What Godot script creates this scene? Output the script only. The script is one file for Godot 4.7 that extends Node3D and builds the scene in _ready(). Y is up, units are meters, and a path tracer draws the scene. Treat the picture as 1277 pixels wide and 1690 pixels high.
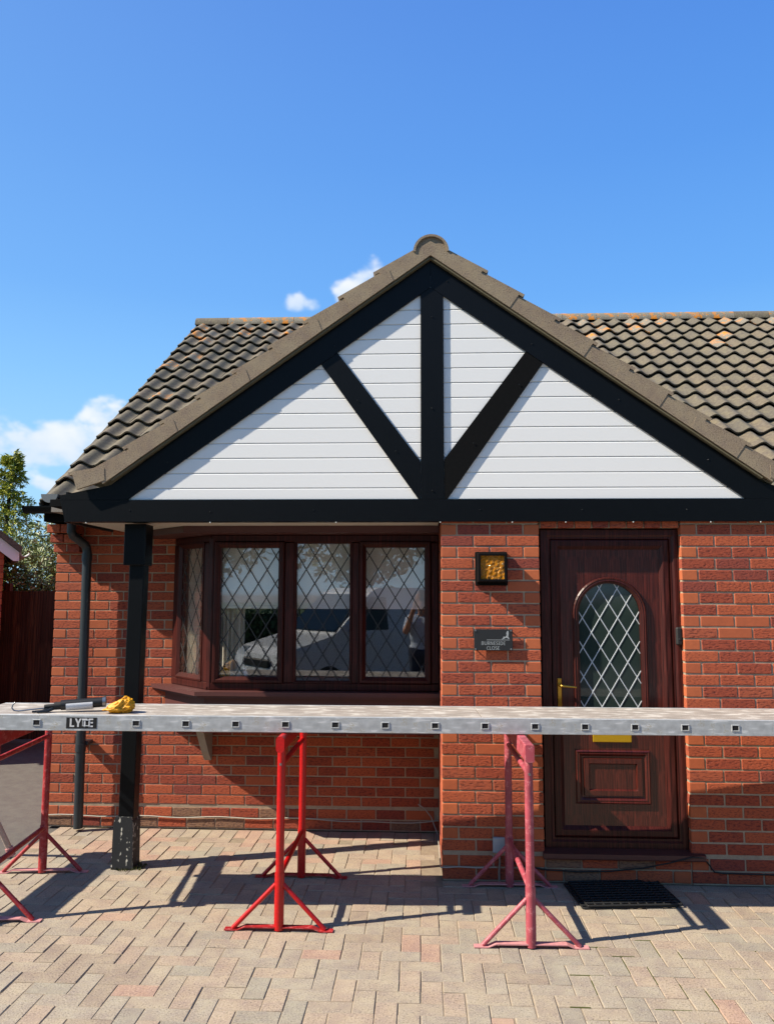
extends Node3D
# A brick bungalow with a clad gable, bay window and a staging board on red trestles.
var M := {}
var T := {}
var rng := RandomNumberGenerator.new()
var counts := {}
var shapes := {}
const SLOPE := 0.711
const APEX_X := -0.065

class MB:
	var P := PackedVector3Array()
	var N := PackedVector3Array()
	func tri(a: Vector3, b: Vector3, c: Vector3, h: Vector3) -> void:
		var g := (b - a).cross(c - a)
		if g.length_squared() < 1e-18: return
		g = g.normalized()
		if g.dot(h) > 0.0:
			P.append(a); P.append(c); P.append(b)
		else:
			g = -g
			P.append(a); P.append(b); P.append(c)
		N.append(g); N.append(g); N.append(g)
	func quad(a: Vector3, b: Vector3, c: Vector3, d: Vector3, h: Vector3) -> void:
		tri(a, b, c, h); tri(a, c, d, h)
	func strip(a: Vector3, b: Vector3, c: Vector3, na: Vector3, nb: Vector3, nc: Vector3) -> void:
		var g := (b - a).cross(c - a)
		if g.length_squared() < 1e-18: return
		if g.dot(na + nb + nc) > 0.0:
			P.append(a); P.append(c); P.append(b); N.append(na); N.append(nc); N.append(nb)
		else:
			P.append(a); P.append(b); P.append(c); N.append(na); N.append(nb); N.append(nc)
	func box(c: Vector3, s: Vector3, b := Basis()) -> void:
		cbox(c, s, 0.0, b)
	# box with chamfered edges; jit moves the corners a little
	func cbox(c: Vector3, s: Vector3, bev: float, b := Basis(), jit := 0.0, r: RandomNumberGenerator = null) -> void:
		var h := s * 0.5
		var V := {}
		for sx in [-1, 1]:
			for sy in [-1, 1]:
				for sz in [-1, 1]:
					var j := Vector3.ZERO
					if jit > 0.0: j = Vector3(r.randf_range(-jit, jit), r.randf_range(-jit, jit), r.randf_range(-jit * 0.5, 0))
					V[[sx, sy, sz, 0]] = c + b * (Vector3(sx * h.x, sy * (h.y - bev), sz * (h.z - bev)) + j)
					V[[sx, sy, sz, 1]] = c + b * (Vector3(sx * (h.x - bev), sy * h.y, sz * (h.z - bev)) + j)
					V[[sx, sy, sz, 2]] = c + b * (Vector3(sx * (h.x - bev), sy * (h.y - bev), sz * h.z) + j)
		for s1 in [-1, 1]:
			quad(V[[s1, -1, -1, 0]], V[[s1, 1, -1, 0]], V[[s1, 1, 1, 0]], V[[s1, -1, 1, 0]], b * Vector3(s1, 0, 0))
			quad(V[[-1, s1, -1, 1]], V[[1, s1, -1, 1]], V[[1, s1, 1, 1]], V[[-1, s1, 1, 1]], b * Vector3(0, s1, 0))
			quad(V[[-1, -1, s1, 2]], V[[1, -1, s1, 2]], V[[1, 1, s1, 2]], V[[-1, 1, s1, 2]], b * Vector3(0, 0, s1))
		if bev <= 0.0: return
		for s1 in [-1, 1]:
			for s2 in [-1, 1]:
				quad(V[[s1, s2, -1, 0]], V[[s1, s2, 1, 0]], V[[s1, s2, 1, 1]], V[[s1, s2, -1, 1]], b * Vector3(s1, s2, 0))
				quad(V[[s1, -1, s2, 0]], V[[s1, 1, s2, 0]], V[[s1, 1, s2, 2]], V[[s1, -1, s2, 2]], b * Vector3(s1, 0, s2))
				quad(V[[-1, s1, s2, 1]], V[[1, s1, s2, 1]], V[[1, s1, s2, 2]], V[[-1, s1, s2, 2]], b * Vector3(0, s1, s2))
				for s3 in [-1, 1]:
					tri(V[[s1, s2, s3, 0]], V[[s1, s2, s3, 1]], V[[s1, s2, s3, 2]], b * Vector3(s1, s2, s3))
	# a flat outline drawn in x, y and pushed out from z0 to z1
	func prism(poly: PackedVector2Array, z0: float, z1: float, xf := Transform3D()) -> void:
		var n := poly.size()
		var area := 0.0
		for i in n:
			area += poly[i].cross(poly[(i + 1) % n])
		var sg := 1.0 if area > 0.0 else -1.0
		var ix := Geometry2D.triangulate_polygon(poly)
		for k in range(0, ix.size(), 3):
			var q := [poly[ix[k]], poly[ix[k + 1]], poly[ix[k + 2]]]
			tri(xf * Vector3(q[0].x, q[0].y, z1), xf * Vector3(q[1].x, q[1].y, z1), xf * Vector3(q[2].x, q[2].y, z1), xf.basis * Vector3(0, 0, 1))
			tri(xf * Vector3(q[0].x, q[0].y, z0), xf * Vector3(q[1].x, q[1].y, z0), xf * Vector3(q[2].x, q[2].y, z0), xf.basis * Vector3(0, 0, -1))
		for i in n:
			var a := poly[i]
			var b := poly[(i + 1) % n]
			var d := (b - a) * sg
			quad(xf * Vector3(a.x, a.y, z0), xf * Vector3(b.x, b.y, z0), xf * Vector3(b.x, b.y, z1), xf * Vector3(a.x, a.y, z1), xf.basis * Vector3(d.y, -d.x, 0))
	func tube(pts: Array, r, seg := 10, caps := true) -> void:
		var rings := []
		var nrm := []
		var up := Vector3.UP
		for i in pts.size():
			var t: Vector3 = (pts[mini(i + 1, pts.size() - 1)] - pts[maxi(i - 1, 0)]).normalized()
			if absf(t.dot(up)) > 0.95: up = Vector3(0, 0, 1) if absf(t.z) < 0.9 else Vector3.RIGHT
			var u := (up - t * up.dot(t)).normalized()
			var v := t.cross(u)
			up = u
			var rr: float = r[i] if r is Array else r
			var ring := PackedVector3Array()
			var nn := PackedVector3Array()
			for k in seg:
				var a := TAU * k / seg
				var d := u * cos(a) + v * sin(a)
				ring.append(pts[i] + d * rr); nn.append(d)
			rings.append(ring); nrm.append(nn)
		for i in pts.size() - 1:
			for k in seg:
				var l := (k + 1) % seg
				strip(rings[i][k], rings[i][l], rings[i + 1][l], nrm[i][k], nrm[i][l], nrm[i + 1][l])
				strip(rings[i][k], rings[i + 1][l], rings[i + 1][k], nrm[i][k], nrm[i + 1][l], nrm[i + 1][k])
		if caps:
			for e in [0, pts.size() - 1]:
				var h: Vector3 = pts[e] - pts[1 if e == 0 else e - 1]
				for k in range(1, seg - 1):
					tri(rings[e][0], rings[e][k], rings[e][k + 1], h)
	# profile of (radius, height) turned about y
	func lathe(prof: Array, seg: int, xf := Transform3D(), arc := TAU) -> void:
		for i in prof.size() - 1:
			var p: Vector2 = prof[i]
			var q: Vector2 = prof[i + 1]
			var e := q - p
			for k in seg:
				var a := arc * k / seg
				var b := arc * (k + 1) / seg
				var da := Vector3(cos(a), 0, sin(a))
				var db := Vector3(cos(b), 0, sin(b))
				var na := (xf.basis * (da * e.y + Vector3(0, -e.x, 0))).normalized()
				var nb := (xf.basis * (db * e.y + Vector3(0, -e.x, 0))).normalized()
				var A := xf * (da * p.x + Vector3(0, p.y, 0))
				var B := xf * (db * p.x + Vector3(0, p.y, 0))
				var C := xf * (db * q.x + Vector3(0, q.y, 0))
				var D := xf * (da * q.x + Vector3(0, q.y, 0))
				strip(A, B, C, na, nb, nb); strip(A, C, D, na, nb, na)
	# frame round a rectangle: profile of (distance in from the edge, height)
	func frame(w: float, h: float, prof: Array, xf := Transform3D()) -> void:
		for i in prof.size() - 1:
			var p: Vector2 = prof[i]
			var q: Vector2 = prof[i + 1]
			var ra := [Vector2(-w / 2 + p.x, -h / 2 + p.x), Vector2(w / 2 - p.x, -h / 2 + p.x), Vector2(w / 2 - p.x, h / 2 - p.x), Vector2(-w / 2 + p.x, h / 2 - p.x)]
			var rb := [Vector2(-w / 2 + q.x, -h / 2 + q.x), Vector2(w / 2 - q.x, -h / 2 + q.x), Vector2(w / 2 - q.x, h / 2 - q.x), Vector2(-w / 2 + q.x, h / 2 - q.x)]
			var inward := [Vector3(0, 1, 0), Vector3(-1, 0, 0), Vector3(0, -1, 0), Vector3(1, 0, 0)]
			for k in 4:
				var l := (k + 1) % 4
				var hint: Vector3 = inward[k] * (p.y - q.y) + Vector3(0, 0, 1) * (q.x - p.x)
				quad(xf * Vector3(ra[k].x, ra[k].y, p.y), xf * Vector3(ra[l].x, ra[l].y, p.y), xf * Vector3(rb[l].x, rb[l].y, q.y), xf * Vector3(rb[k].x, rb[k].y, q.y), xf.basis * hint)
	func mesh() -> ArrayMesh:
		var a := []
		a.resize(Mesh.ARRAY_MAX)
		a[Mesh.ARRAY_VERTEX] = P
		a[Mesh.ARRAY_NORMAL] = N
		var m := ArrayMesh.new()
		m.add_surface_from_arrays(Mesh.PRIMITIVE_TRIANGLES, a)
		return m

# ---------------------------------------------------------------- helpers
func numbered(parent: Node, called: String) -> String:
	var key := str(parent.get_instance_id()) + called
	counts[key] = counts.get(key, -1) + 1
	return called if counts[key] == 0 else "%s_%03d" % [called, counts[key]]

func part(parent: Node, called: String, mesh: Mesh, m: Material, xf := Transform3D()) -> MeshInstance3D:
	var o := MeshInstance3D.new()
	o.name = numbered(parent, called)
	o.mesh = mesh
	o.material_override = m
	o.transform = xf
	parent.add_child(o, true)
	return o

func thing(called: String, label: String, category: String, at := Vector3.ZERO, turn := 0.0, group := "") -> Node3D:
	var o := Node3D.new()
	o.name = numbered(self, called)
	add_child(o, true)
	o.position = at
	o.rotation.y = turn
	o.set_meta("label", label)
	o.set_meta("category", category)
	if group: o.set_meta("group", group)
	return o

func tag(o: Node, label: String, category: String, group := "") -> Node:
	o.set_meta("label", label)
	o.set_meta("category", category)
	if group: o.set_meta("group", group)
	return o

func structure(called: String, mesh: Mesh, m: Material, xf := Transform3D()) -> MeshInstance3D:
	var o := part(self, called, mesh, m, xf)
	o.set_meta("kind", "structure")
	return o

func cb(s: Vector3, bev := 0.003, at := Vector3.ZERO) -> ArrayMesh:
	var b := MB.new()
	b.cbox(at, s, bev)
	return b.mesh()

func at(x: float, y: float, z: float) -> Transform3D:
	return Transform3D(Basis(), Vector3(x, y, z))

func pl(a: Array) -> PackedVector2Array:
	var p := PackedVector2Array()
	for i in range(0, a.size(), 2):
		p.append(Vector2(a[i], a[i + 1]))
	return p

func flat(a: Array, z0: float, z1: float) -> ArrayMesh:
	var b := MB.new()
	b.prism(pl(a), z0, z1)
	return b.mesh()

# ---------------------------------------------------------------- textures and materials
func noise_bytes(sd: int, freq: float, oct: int, w := 512, h := 512, kind := FastNoiseLite.TYPE_SIMPLEX_SMOOTH) -> PackedByteArray:
	var f := FastNoiseLite.new()
	f.seed = sd
	f.noise_type = kind
	f.frequency = freq
	f.fractal_octaves = oct
	f.fractal_type = FastNoiseLite.FRACTAL_FBM if oct > 1 else FastNoiseLite.FRACTAL_NONE
	var im := f.get_seamless_image(w, h)
	im.convert(Image.FORMAT_L8)
	if w != 512 or h != 512: im.resize(512, 512, Image.INTERPOLATE_CUBIC)
	return im.get_data()

func tex_of(data: PackedByteArray, fmt := Image.FORMAT_RGB8) -> ImageTexture:
	return ImageTexture.create_from_image(Image.create_from_data(512, 512, false, fmt, data))

func make_textures() -> void:
	var big := noise_bytes(11, 0.008, 3)
	var mid := noise_bytes(12, 0.03, 4)
	var fine := noise_bytes(13, 0.16, 2)
	var grit := noise_bytes(14, 0.4, 1)
	var wide := noise_bytes(15, 0.05, 3, 96, 512)
	var crease := noise_bytes(16, 0.09, 3, 128, 384)
	var tall := noise_bytes(17, 0.10, 3, 512, 8)
	var tall2 := noise_bytes(19, 0.03, 2, 512, 16)
	var cells := noise_bytes(18, 0.06, 1, 512, 512, FastNoiseLite.TYPE_CELLULAR)
	var n := 512 * 512
	var brick := PackedByteArray(); brick.resize(n * 3)
	var bh := PackedByteArray(); bh.resize(n)
	var stone := PackedByteArray(); stone.resize(n * 3)
	var sh := PackedByteArray(); sh.resize(n)
	var tile := PackedByteArray(); tile.resize(n * 3)
	var lich := PackedByteArray(); lich.resize(n * 3)
	var wood := PackedByteArray(); wood.resize(n * 3)
	var alu := PackedByteArray(); alu.resize(n * 3)
	var deck := PackedByteArray(); deck.resize(n * 3)
	var peel := PackedByteArray(); peel.resize(n * 3)
	var soft := PackedByteArray(); soft.resize(n * 3)
	var paint := PackedByteArray(); paint.resize(n * 3)
	var amber := PackedByteArray(); amber.resize(n * 3)
	var wr := PackedByteArray(); wr.resize(n * 3)
	var wp := PackedByteArray(); wp.resize(n * 3)
	var sm := PackedByteArray(); sm.resize(n * 3)
	var r := RandomNumberGenerator.new()
	r.seed = 5
	for i in n:
		var b := big[i] / 255.0
		var m := mid[i] / 255.0
		var f := fine[i] / 255.0
		var g := grit[i] / 255.0
		var w := wide[i] / 255.0
		var c := crease[i] / 255.0
		var dark := clampf((c - 0.55) * 4.0, 0, 1) * 0.24 + clampf((m - 0.55) * 3.0, 0, 1) * 0.14
		var v := (0.92 + 0.2 * (f - 0.5) + 0.14 * (g - 0.5)) * (1.0 - dark)
		brick[i * 3] = int(clampf(v * 255, 0, 255)); brick[i * 3 + 1] = int(clampf(v * 250 * (1.0 - dark * 0.1), 0, 255)); brick[i * 3 + 2] = int(clampf(v * 246 * (1.0 + dark * 0.3), 0, 255))
		bh[i] = int(clampf((0.55 + 0.35 * (f - 0.5) - clampf((c - 0.55) * 3.0, 0, 1) * 0.5 + 0.25 * (m - 0.5)) * 255, 0, 255))
		# paving and cement: grains of pale and dark stone
		var sp := r.randf()
		var st := 0.91 + 0.08 * (m - 0.5) + 0.24 * (g - 0.5) + 0.18 * (f - 0.5) + 0.12 * (b - 0.5)
		st += clampf((f - 0.72) * 6.0, 0, 1) * 0.22 - clampf((0.28 - f) * 6.0, 0, 1) * 0.26
		if sp > 0.985: st += 0.15
		stone[i * 3] = int(clampf(st * 255, 0, 255)); stone[i * 3 + 1] = int(clampf((st + 0.03 * (b - 0.5)) * 252, 0, 255)); stone[i * 3 + 2] = int(clampf((st - 0.05 * (m - 0.5)) * 248, 0, 255))
		sh[i] = int(clampf((0.5 + 0.5 * (g - 0.5) + 0.5 * (f - 0.5)) * 255, 0, 255))
		# roof tile: sandy grain, moss and pale lichen spots
		var tl := 0.78 + 0.3 * (m - 0.5) + 0.3 * (g - 0.5) + 0.15 * (b - 0.5)
		var pale := clampf((f - 0.80) * 12.0, 0, 1) * clampf((m - 0.45) * 6.0, 0, 1)
		tile[i * 3] = int(clampf((tl + pale * 0.5) * 250, 0, 255)); tile[i * 3 + 1] = int(clampf((tl + pale * 0.5 + 0.05 * (m - 0.5)) * 248, 0, 255)); tile[i * 3 + 2] = int(clampf((tl + pale * 0.55 - 0.12 * (b - 0.4)) * 240, 0, 255))
		var blot := clampf((b + 0.35 * (m - 0.5) + 0.10 * (f - 0.5) - 0.70) * 18.0, 0, 1)
		var wht := clampf((f * 0.7 + (1.0 - m) * 0.3 - 0.66) * 12.0, 0, 1) * (1.0 - blot)
		var base := Vector3(0.53, 0.50, 0.44) * (tl + 0.1)
		var lc := base.lerp(Vector3(0.86, 0.53, 0.10) * (0.85 + 0.5 * (g - 0.3)), blot).lerp(Vector3(0.86, 0.86, 0.80), wht)
		lich[i * 3] = int(clampf(lc.x * 255, 0, 255)); lich[i * 3 + 1] = int(clampf(lc.y * 255, 0, 255)); lich[i * 3 + 2] = int(clampf(lc.z * 255, 0, 255))
		var t1 := tall[i] / 255.0
		var t2 := tall2[i] / 255.0
		var wd := 0.72 + 0.75 * (t1 - 0.5) + 0.3 * (t2 - 0.5) + 0.1 * (g - 0.5)
		wood[i * 3] = int(clampf(wd * 255, 0, 255)); wood[i * 3 + 1] = int(clampf(wd * 245, 0, 255)); wood[i * 3 + 2] = int(clampf(wd * 240, 0, 255))
		var al := 0.95 + 0.10 * (w - 0.5) + 0.05 * (m - 0.5) + 0.04 * (g - 0.5)
		alu[i * 3] = int(clampf(al * 250, 0, 255)); alu[i * 3 + 1] = int(clampf(al * 254, 0, 255)); alu[i * 3 + 2] = int(clampf(al * 255, 0, 255))
		var splash := clampf((w * 0.6 + m * 0.4 - 0.54) * 9.0, 0, 1)
		var dk := Vector3(0.70, 0.66, 0.62) * (0.9 + 0.3 * (g - 0.5) + 0.3 * (w - 0.5))
		dk = dk.lerp(Vector3(0.84, 0.83, 0.80), splash * 0.6)
		deck[i * 3] = int(clampf(dk.x * 255, 0, 255)); deck[i * 3 + 1] = int(clampf(dk.y * 255, 0, 255)); deck[i * 3 + 2] = int(clampf(dk.z * 255, 0, 255))
		var pe := clampf((t2 * 0.45 + t1 * 0.2 + m * 0.4 - 0.66) * 16.0, 0, 1)
		var pc := Vector3(0.09, 0.105, 0.125).lerp(Vector3(0.80, 0.79, 0.74), pe)
		peel[i * 3] = int(pc.x * 255); peel[i * 3 + 1] = int(pc.y * 255); peel[i * 3 + 2] = int(pc.z * 255)
		var so := 0.95 + 0.06 * (b - 0.5) + 0.05 * (m - 0.5) + 0.04 * (g - 0.5)
		soft[i * 3] = int(clampf(so * 255, 0, 255)); soft[i * 3 + 1] = int(clampf(so * 255, 0, 255)); soft[i * 3 + 2] = int(clampf(so * 255, 0, 255))
		# paint with chips and pale scuffs
		var chip := clampf((f * 0.6 + m * 0.5 - 0.70) * 14.0, 0, 1)
		var pt := Vector3(1, 1, 1) * (0.92 + 0.16 * (m - 0.5) + 0.08 * (g - 0.5))
		pt = pt.lerp(Vector3(1.0, 0.93, 0.9) , chip)
		paint[i * 3] = int(clampf(pt.x * 255, 0, 255)); paint[i * 3 + 1] = int(clampf(pt.y * 255, 0, 255)); paint[i * 3 + 2] = int(clampf(pt.z * 255, 0, 255))
		var w1 := clampf((m * 0.7 + f * 0.4 - 0.64) * 12.0, 0, 1)
		var w2 := clampf((m * 0.5 + f * 0.6 - 0.80) * 16.0, 0, 1)
		var ra := (Vector3(0.70, 0.13, 0.15) * (0.9 + 0.2 * (b - 0.5))).lerp(Vector3(0.80, 0.46, 0.45), w1 * 0.8).lerp(Vector3(0.36, 0.20, 0.15), w2)
		wr[i * 3] = int(clampf(ra.x * 255, 0, 255)); wr[i * 3 + 1] = int(clampf(ra.y * 255, 0, 255)); wr[i * 3 + 2] = int(clampf(ra.z * 255, 0, 255))
		ra = (Vector3(0.72, 0.31, 0.36) * (0.92 + 0.25 * (b - 0.5))).lerp(Vector3(0.84, 0.58, 0.58), w1 * 0.7).lerp(Vector3(0.52, 0.20, 0.20), w2)
		wp[i * 3] = int(clampf(ra.x * 255, 0, 255)); wp[i * 3 + 1] = int(clampf(ra.y * 255, 0, 255)); wp[i * 3 + 2] = int(clampf(ra.z * 255, 0, 255))
		var scr := clampf((w - 0.66) * 8.0, 0, 1) * 0.14 + 0.18 * (m - 0.5) * 0.8 + 0.1 * (w - 0.5)
		var stain := clampf((b * 0.6 + m * 0.5 - 0.72) * 8.0, 0, 1) * clampf((f - 0.4) * 4.0, 0, 1)
		ra = (Vector3(0.90, 0.915, 0.92) * (0.95 + scr)).lerp(Vector3(0.74, 0.69, 0.58), stain * 0.6)
		sm[i * 3] = int(clampf(ra.x * 255, 0, 255)); sm[i * 3 + 1] = int(clampf(ra.y * 255, 0, 255)); sm[i * 3 + 2] = int(clampf(ra.z * 255, 0, 255))
		var ce := cells[i] / 255.0
		var ac := Vector3(0.62, 0.36, 0.04).lerp(Vector3(0.95, 0.68, 0.14), clampf(ce * 0.8 + 0.5 * (m - 0.4), 0, 1))
		amber[i * 3] = int(clampf(ac.x * 255, 0, 255)); amber[i * 3 + 1] = int(clampf(ac.y * 255, 0, 255)); amber[i * 3 + 2] = int(clampf(ac.z * 255, 0, 255))
	T.brick = tex_of(brick); T.brick_h = tex_of(bh, Image.FORMAT_L8)
	T.stone = tex_of(stone); T.stone_h = tex_of(sh, Image.FORMAT_L8)
	T.tile = tex_of(tile); T.lichen = tex_of(lich); T.wood = tex_of(wood); T.alu = tex_of(alu); T.deck = tex_of(deck)
	T.peel = tex_of(peel); T.soft = tex_of(soft); T.paint = tex_of(paint); T.amber = tex_of(amber)
	T.worn_red = tex_of(wr); T.worn_pink = tex_of(wp); T.scuffed = tex_of(sm)
	T.mid_h = tex_of(mid, Image.FORMAT_L8); T.cell_h = tex_of(cells, Image.FORMAT_L8); T.wood_h = tex_of(tall, Image.FORMAT_L8)

func mk(key: String, r: float, g: float, b: float, rough := 0.8, tex = null, sc := 1.0, bump = null, cm := 0.0, metal := 0.0) -> StandardMaterial3D:
	var m := StandardMaterial3D.new()
	m.resource_name = key
	m.albedo_color = Color(r * 0.915, g * 0.915, b * 0.915)
	m.roughness = rough
	m.metallic = metal
	if tex or bump:
		m.uv1_triplanar = true
		m.uv1_world_triplanar = true
		m.uv1_scale = Vector3.ONE * sc
	if tex: m.albedo_texture = tex
	if bump:
		m.heightmap_enabled = true
		m.heightmap_texture = bump
		m.heightmap_scale = cm
	M[key] = m
	return m

func make_materials() -> void:
	# bricks: smooth orange ends, rough red faces, a few burnt or dirty
	mk("header0", 0.760, 0.397, 0.227, 0.85, T.soft, 3.0, T.stone_h, 0.05)
	mk("header1", 0.725, 0.369, 0.216, 0.85, T.soft, 2.3, T.stone_h, 0.05)
	mk("brick0", 0.749, 0.365, 0.227, 0.9, T.brick, 2.6, T.brick_h, 0.39)
	mk("brick1", 0.680, 0.314, 0.205, 0.9, T.brick, 2.2, T.brick_h, 0.39)
	mk("brick2", 0.790, 0.398, 0.242, 0.9, T.brick, 3.1, T.brick_h, 0.28)
	mk("brick3", 0.625, 0.292, 0.222, 0.9, T.brick, 2.9, T.brick_h, 0.42)
	mk("brick4", 0.729, 0.371, 0.245, 0.9, T.brick, 1.9, T.brick_h, 0.28)
	mk("brick_dirty", 0.60, 0.46, 0.36, 0.95, T.brick, 2.4, T.brick_h, 0.5)
	mk("mortar", 0.72, 0.65, 0.56, 0.95, T.stone, 3.0, T.stone_h, 0.12)
	mk("mortar_edge", 0.80, 0.70, 0.56, 0.95, T.stone, 3.0, T.stone_h, 0.12)
	# paving blocks
	mk("paver0", 0.69, 0.635, 0.56, 0.92, T.stone, 1.00, T.stone_h, 0.16)
	mk("paver1", 0.70, 0.63, 0.555, 0.92, T.stone, 0.90, T.stone_h, 0.16)
	mk("paver2", 0.675, 0.63, 0.565, 0.92, T.stone, 1.10, T.stone_h, 0.16)
	mk("paver3", 0.72, 0.605, 0.53, 0.92, T.stone, 0.95, T.stone_h, 0.14)
	mk("paver4", 0.645, 0.61, 0.55, 0.92, T.stone, 1.05, T.stone_h, 0.16)
	mk("paver5", 0.65, 0.59, 0.52, 0.92, T.stone, 1.00, T.stone_h, 0.16)
	mk("sand", 0.62, 0.56, 0.48, 1.0, T.stone, 3.0, T.stone_h, 0.2)
	mk("asphalt", 0.42, 0.40, 0.38, 0.95, T.stone, 1.6, T.stone_h, 0.3)
	mk("road", 0.35, 0.35, 0.36, 0.95, T.stone, 1.0, T.stone_h, 0.3)
	mk("grass", 0.22, 0.32, 0.12, 1.0, T.soft, 0.3)
	# roof
	mk("tile0", 0.537, 0.502, 0.448, 0.92, T.tile, 2.0, T.stone_h, 0.14)
	mk("tile1", 0.512, 0.483, 0.433, 0.92, T.tile, 2.4, T.stone_h, 0.14)
	mk("tile2", 0.557, 0.512, 0.453, 0.92, T.tile, 1.7, T.stone_h, 0.14)
	mk("tile_lichen", 1, 1, 1, 0.92, T.lichen, 1.25, T.stone_h, 0.14)
	mk("verge", 0.625, 0.56, 0.475, 0.92, T.stone, 1.1, T.stone_h, 0.16)
	mk("undercloak", 0.42, 0.39, 0.30, 0.9, T.soft, 3.0)
	mk("black", 0.045, 0.055, 0.068, 0.38, T.soft, 1.4, T.wood_h, 0.03)
	M.black.metallic_specular = 0.28
	mk("black_dull", 0.06, 0.065, 0.07, 0.85, T.soft, 2.0)
	M.black_dull.metallic_specular = 0.2
	mk("black_worn", 0.066, 0.069, 0.073, 0.75, T.paint, 2.0, T.stone_h, 0.12)
	M.black_worn.metallic_specular = 0.2
	mk("pipe", 0.15, 0.18, 0.20, 0.42, T.soft, 2.0)
	mk("peel", 1, 1, 1, 0.7, T.peel, 1.5, T.stone_h, 0.1)
	mk("clad", 0.955, 0.955, 0.945, 0.34)
	mk("soffit", 0.86, 0.84, 0.78, 0.6, T.soft, 1.0)
	mk("screw", 0.10, 0.11, 0.12, 0.3, null, 1.0, null, 0.0, 0.6)
	mk("white_clip", 0.85, 0.85, 0.82, 0.5)
	mk("grey_cap", 0.44, 0.46, 0.47, 0.35)
	# brown woodgrain plastic
	mk("brown", 0.34, 0.15, 0.13, 0.36, T.wood, 2.6, T.wood_h, 0.05)
	mk("brown_panel", 0.40, 0.165, 0.13, 0.3, T.wood, 3.6, T.wood_h, 0.06)
	M.brown.metallic_specular = 0.35
	mk("brown_sill", 0.34, 0.18, 0.165, 0.5, T.soft, 2.6)
	mk("gold", 0.85, 0.66, 0.28, 0.28, null, 1.0, null, 0.0, 1.0)
	mk("gold_flap", 0.86, 0.70, 0.16, 0.4, null, 1.0, null, 0.0, 0.7)
	mk("lead", 0.19, 0.195, 0.19, 0.35)
	mk("lead_white", 0.74, 0.76, 0.77, 0.5)
	mk("blind", 0.94, 0.94, 0.92, 0.9)
	M.blind.backlight = Color(0.3, 0.3, 0.3)
	mk("room", 0.55, 0.52, 0.48, 0.95)
	mk("curtain", 0.88, 0.85, 0.78, 0.95)
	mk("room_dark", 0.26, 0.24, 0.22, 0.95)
	mk("inner_sill", 0.82, 0.82, 0.80, 0.4)
	for g in [["glass", Color(0.2, 0.24, 0.22, 0.012)], ["car_glass", Color(0.25, 0.3, 0.3, 0.35)]]:
		var m := mk(g[0], 1, 1, 1, 0.0)
		m.albedo_color = g[1]
		m.transparency = BaseMaterial3D.TRANSPARENCY_ALPHA
	mk("door_glass", 0.17, 0.215, 0.20, 0.06)
	# trestles, board and small things
	mk("red", 0.80, 0.045, 0.06, 0.34, T.paint, 3.0)
	mk("red_faded", 1, 1, 1, 0.5, T.worn_pink, 1.2)
	mk("red_old", 1, 1, 1, 0.5, T.worn_red, 1.3)
	mk("pink", 0.86, 0.60, 0.60, 0.6, T.paint, 2.4)
	mk("alu", 0.86, 0.86, 0.86, 0.45, T.scuffed, 1.2, null, 0.0, 0.25)
	mk("deck", 1, 1, 1, 0.75, T.deck, 0.8)
	mk("hole", 0.03, 0.03, 0.03, 0.9)  # near-black colour painted for the shade inside the rung ends
	mk("ink", 0.05, 0.05, 0.06, 0.5)
	mk("white", 0.88, 0.88, 0.88, 0.5, T.soft, 8.0)
	mk("yellow", 0.96, 0.66, 0.03, 0.55, T.soft, 6.0)
	mk("steel", 0.62, 0.63, 0.64, 0.32, null, 1.0, null, 0.0, 0.9)
	mk("rubber", 0.055, 0.06, 0.062, 0.7)
	mk("amber", 1, 1, 1, 0.12, T.amber, 7.0, T.cell_h, 0.8)
	mk("slate", 0.115, 0.125, 0.13, 0.5)
	mk("etch", 0.62, 0.64, 0.64, 0.5)
	mk("cable_white", 0.70, 0.68, 0.63, 0.6)
	mk("cable_black", 0.05, 0.05, 0.05, 0.5)
	mk("box_grey", 0.66, 0.70, 0.72, 0.5)
	mk("galvanised", 0.60, 0.58, 0.54, 0.6, T.soft, 4.0)
	mk("ladder", 0.82, 0.74, 0.68, 0.7, T.paint, 3.0)
	mk("fence", 0.37, 0.26, 0.18, 0.9, T.wood, 1.2, T.wood_h, 0.2)
	mk("fence_pale", 0.46, 0.33, 0.22, 0.9, T.wood, 1.7, T.wood_h, 0.2)
	mk("leaf0", 0.50, 0.56, 0.32, 0.5); mk("leaf1", 0.38, 0.45, 0.22, 0.5); mk("leaf2", 0.62, 0.66, 0.46, 0.5)
	mk("gold_leaf", 0.68, 0.68, 0.14, 0.7); mk("dark_leaf", 0.36, 0.43, 0.14, 0.7)
	for k in ["leaf0", "leaf1", "leaf2", "gold_leaf", "dark_leaf"]:
		M[k].backlight = Color(0.35, 0.4, 0.2)
	mk("bark", 0.30, 0.24, 0.18, 0.95, T.wood, 1.5)
	mk("moss", 0.30, 0.31, 0.12, 1.0)
	mk("van_white", 0.86, 0.87, 0.87, 0.22, null)
	M.van_white.clearcoat_enabled = true
	mk("van_black", 0.05, 0.05, 0.055, 0.5)
	mk("van_glass", 0.04, 0.06, 0.06, 0.05)
	mk("lamp_glass", 0.75, 0.78, 0.80, 0.1, null, 1.0, null, 0.0, 0.4)
	mk("skin", 0.80, 0.58, 0.47, 0.6); mk("shirt", 0.76, 0.80, 0.86, 0.9); mk("jeans", 0.16, 0.20, 0.29, 0.9); mk("hair", 0.16, 0.11, 0.08, 0.8); mk("shoe", 0.12, 0.11, 0.10, 0.7)
	mk("render_wall", 0.80, 0.76, 0.68, 0.95, T.soft, 0.5)

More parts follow.
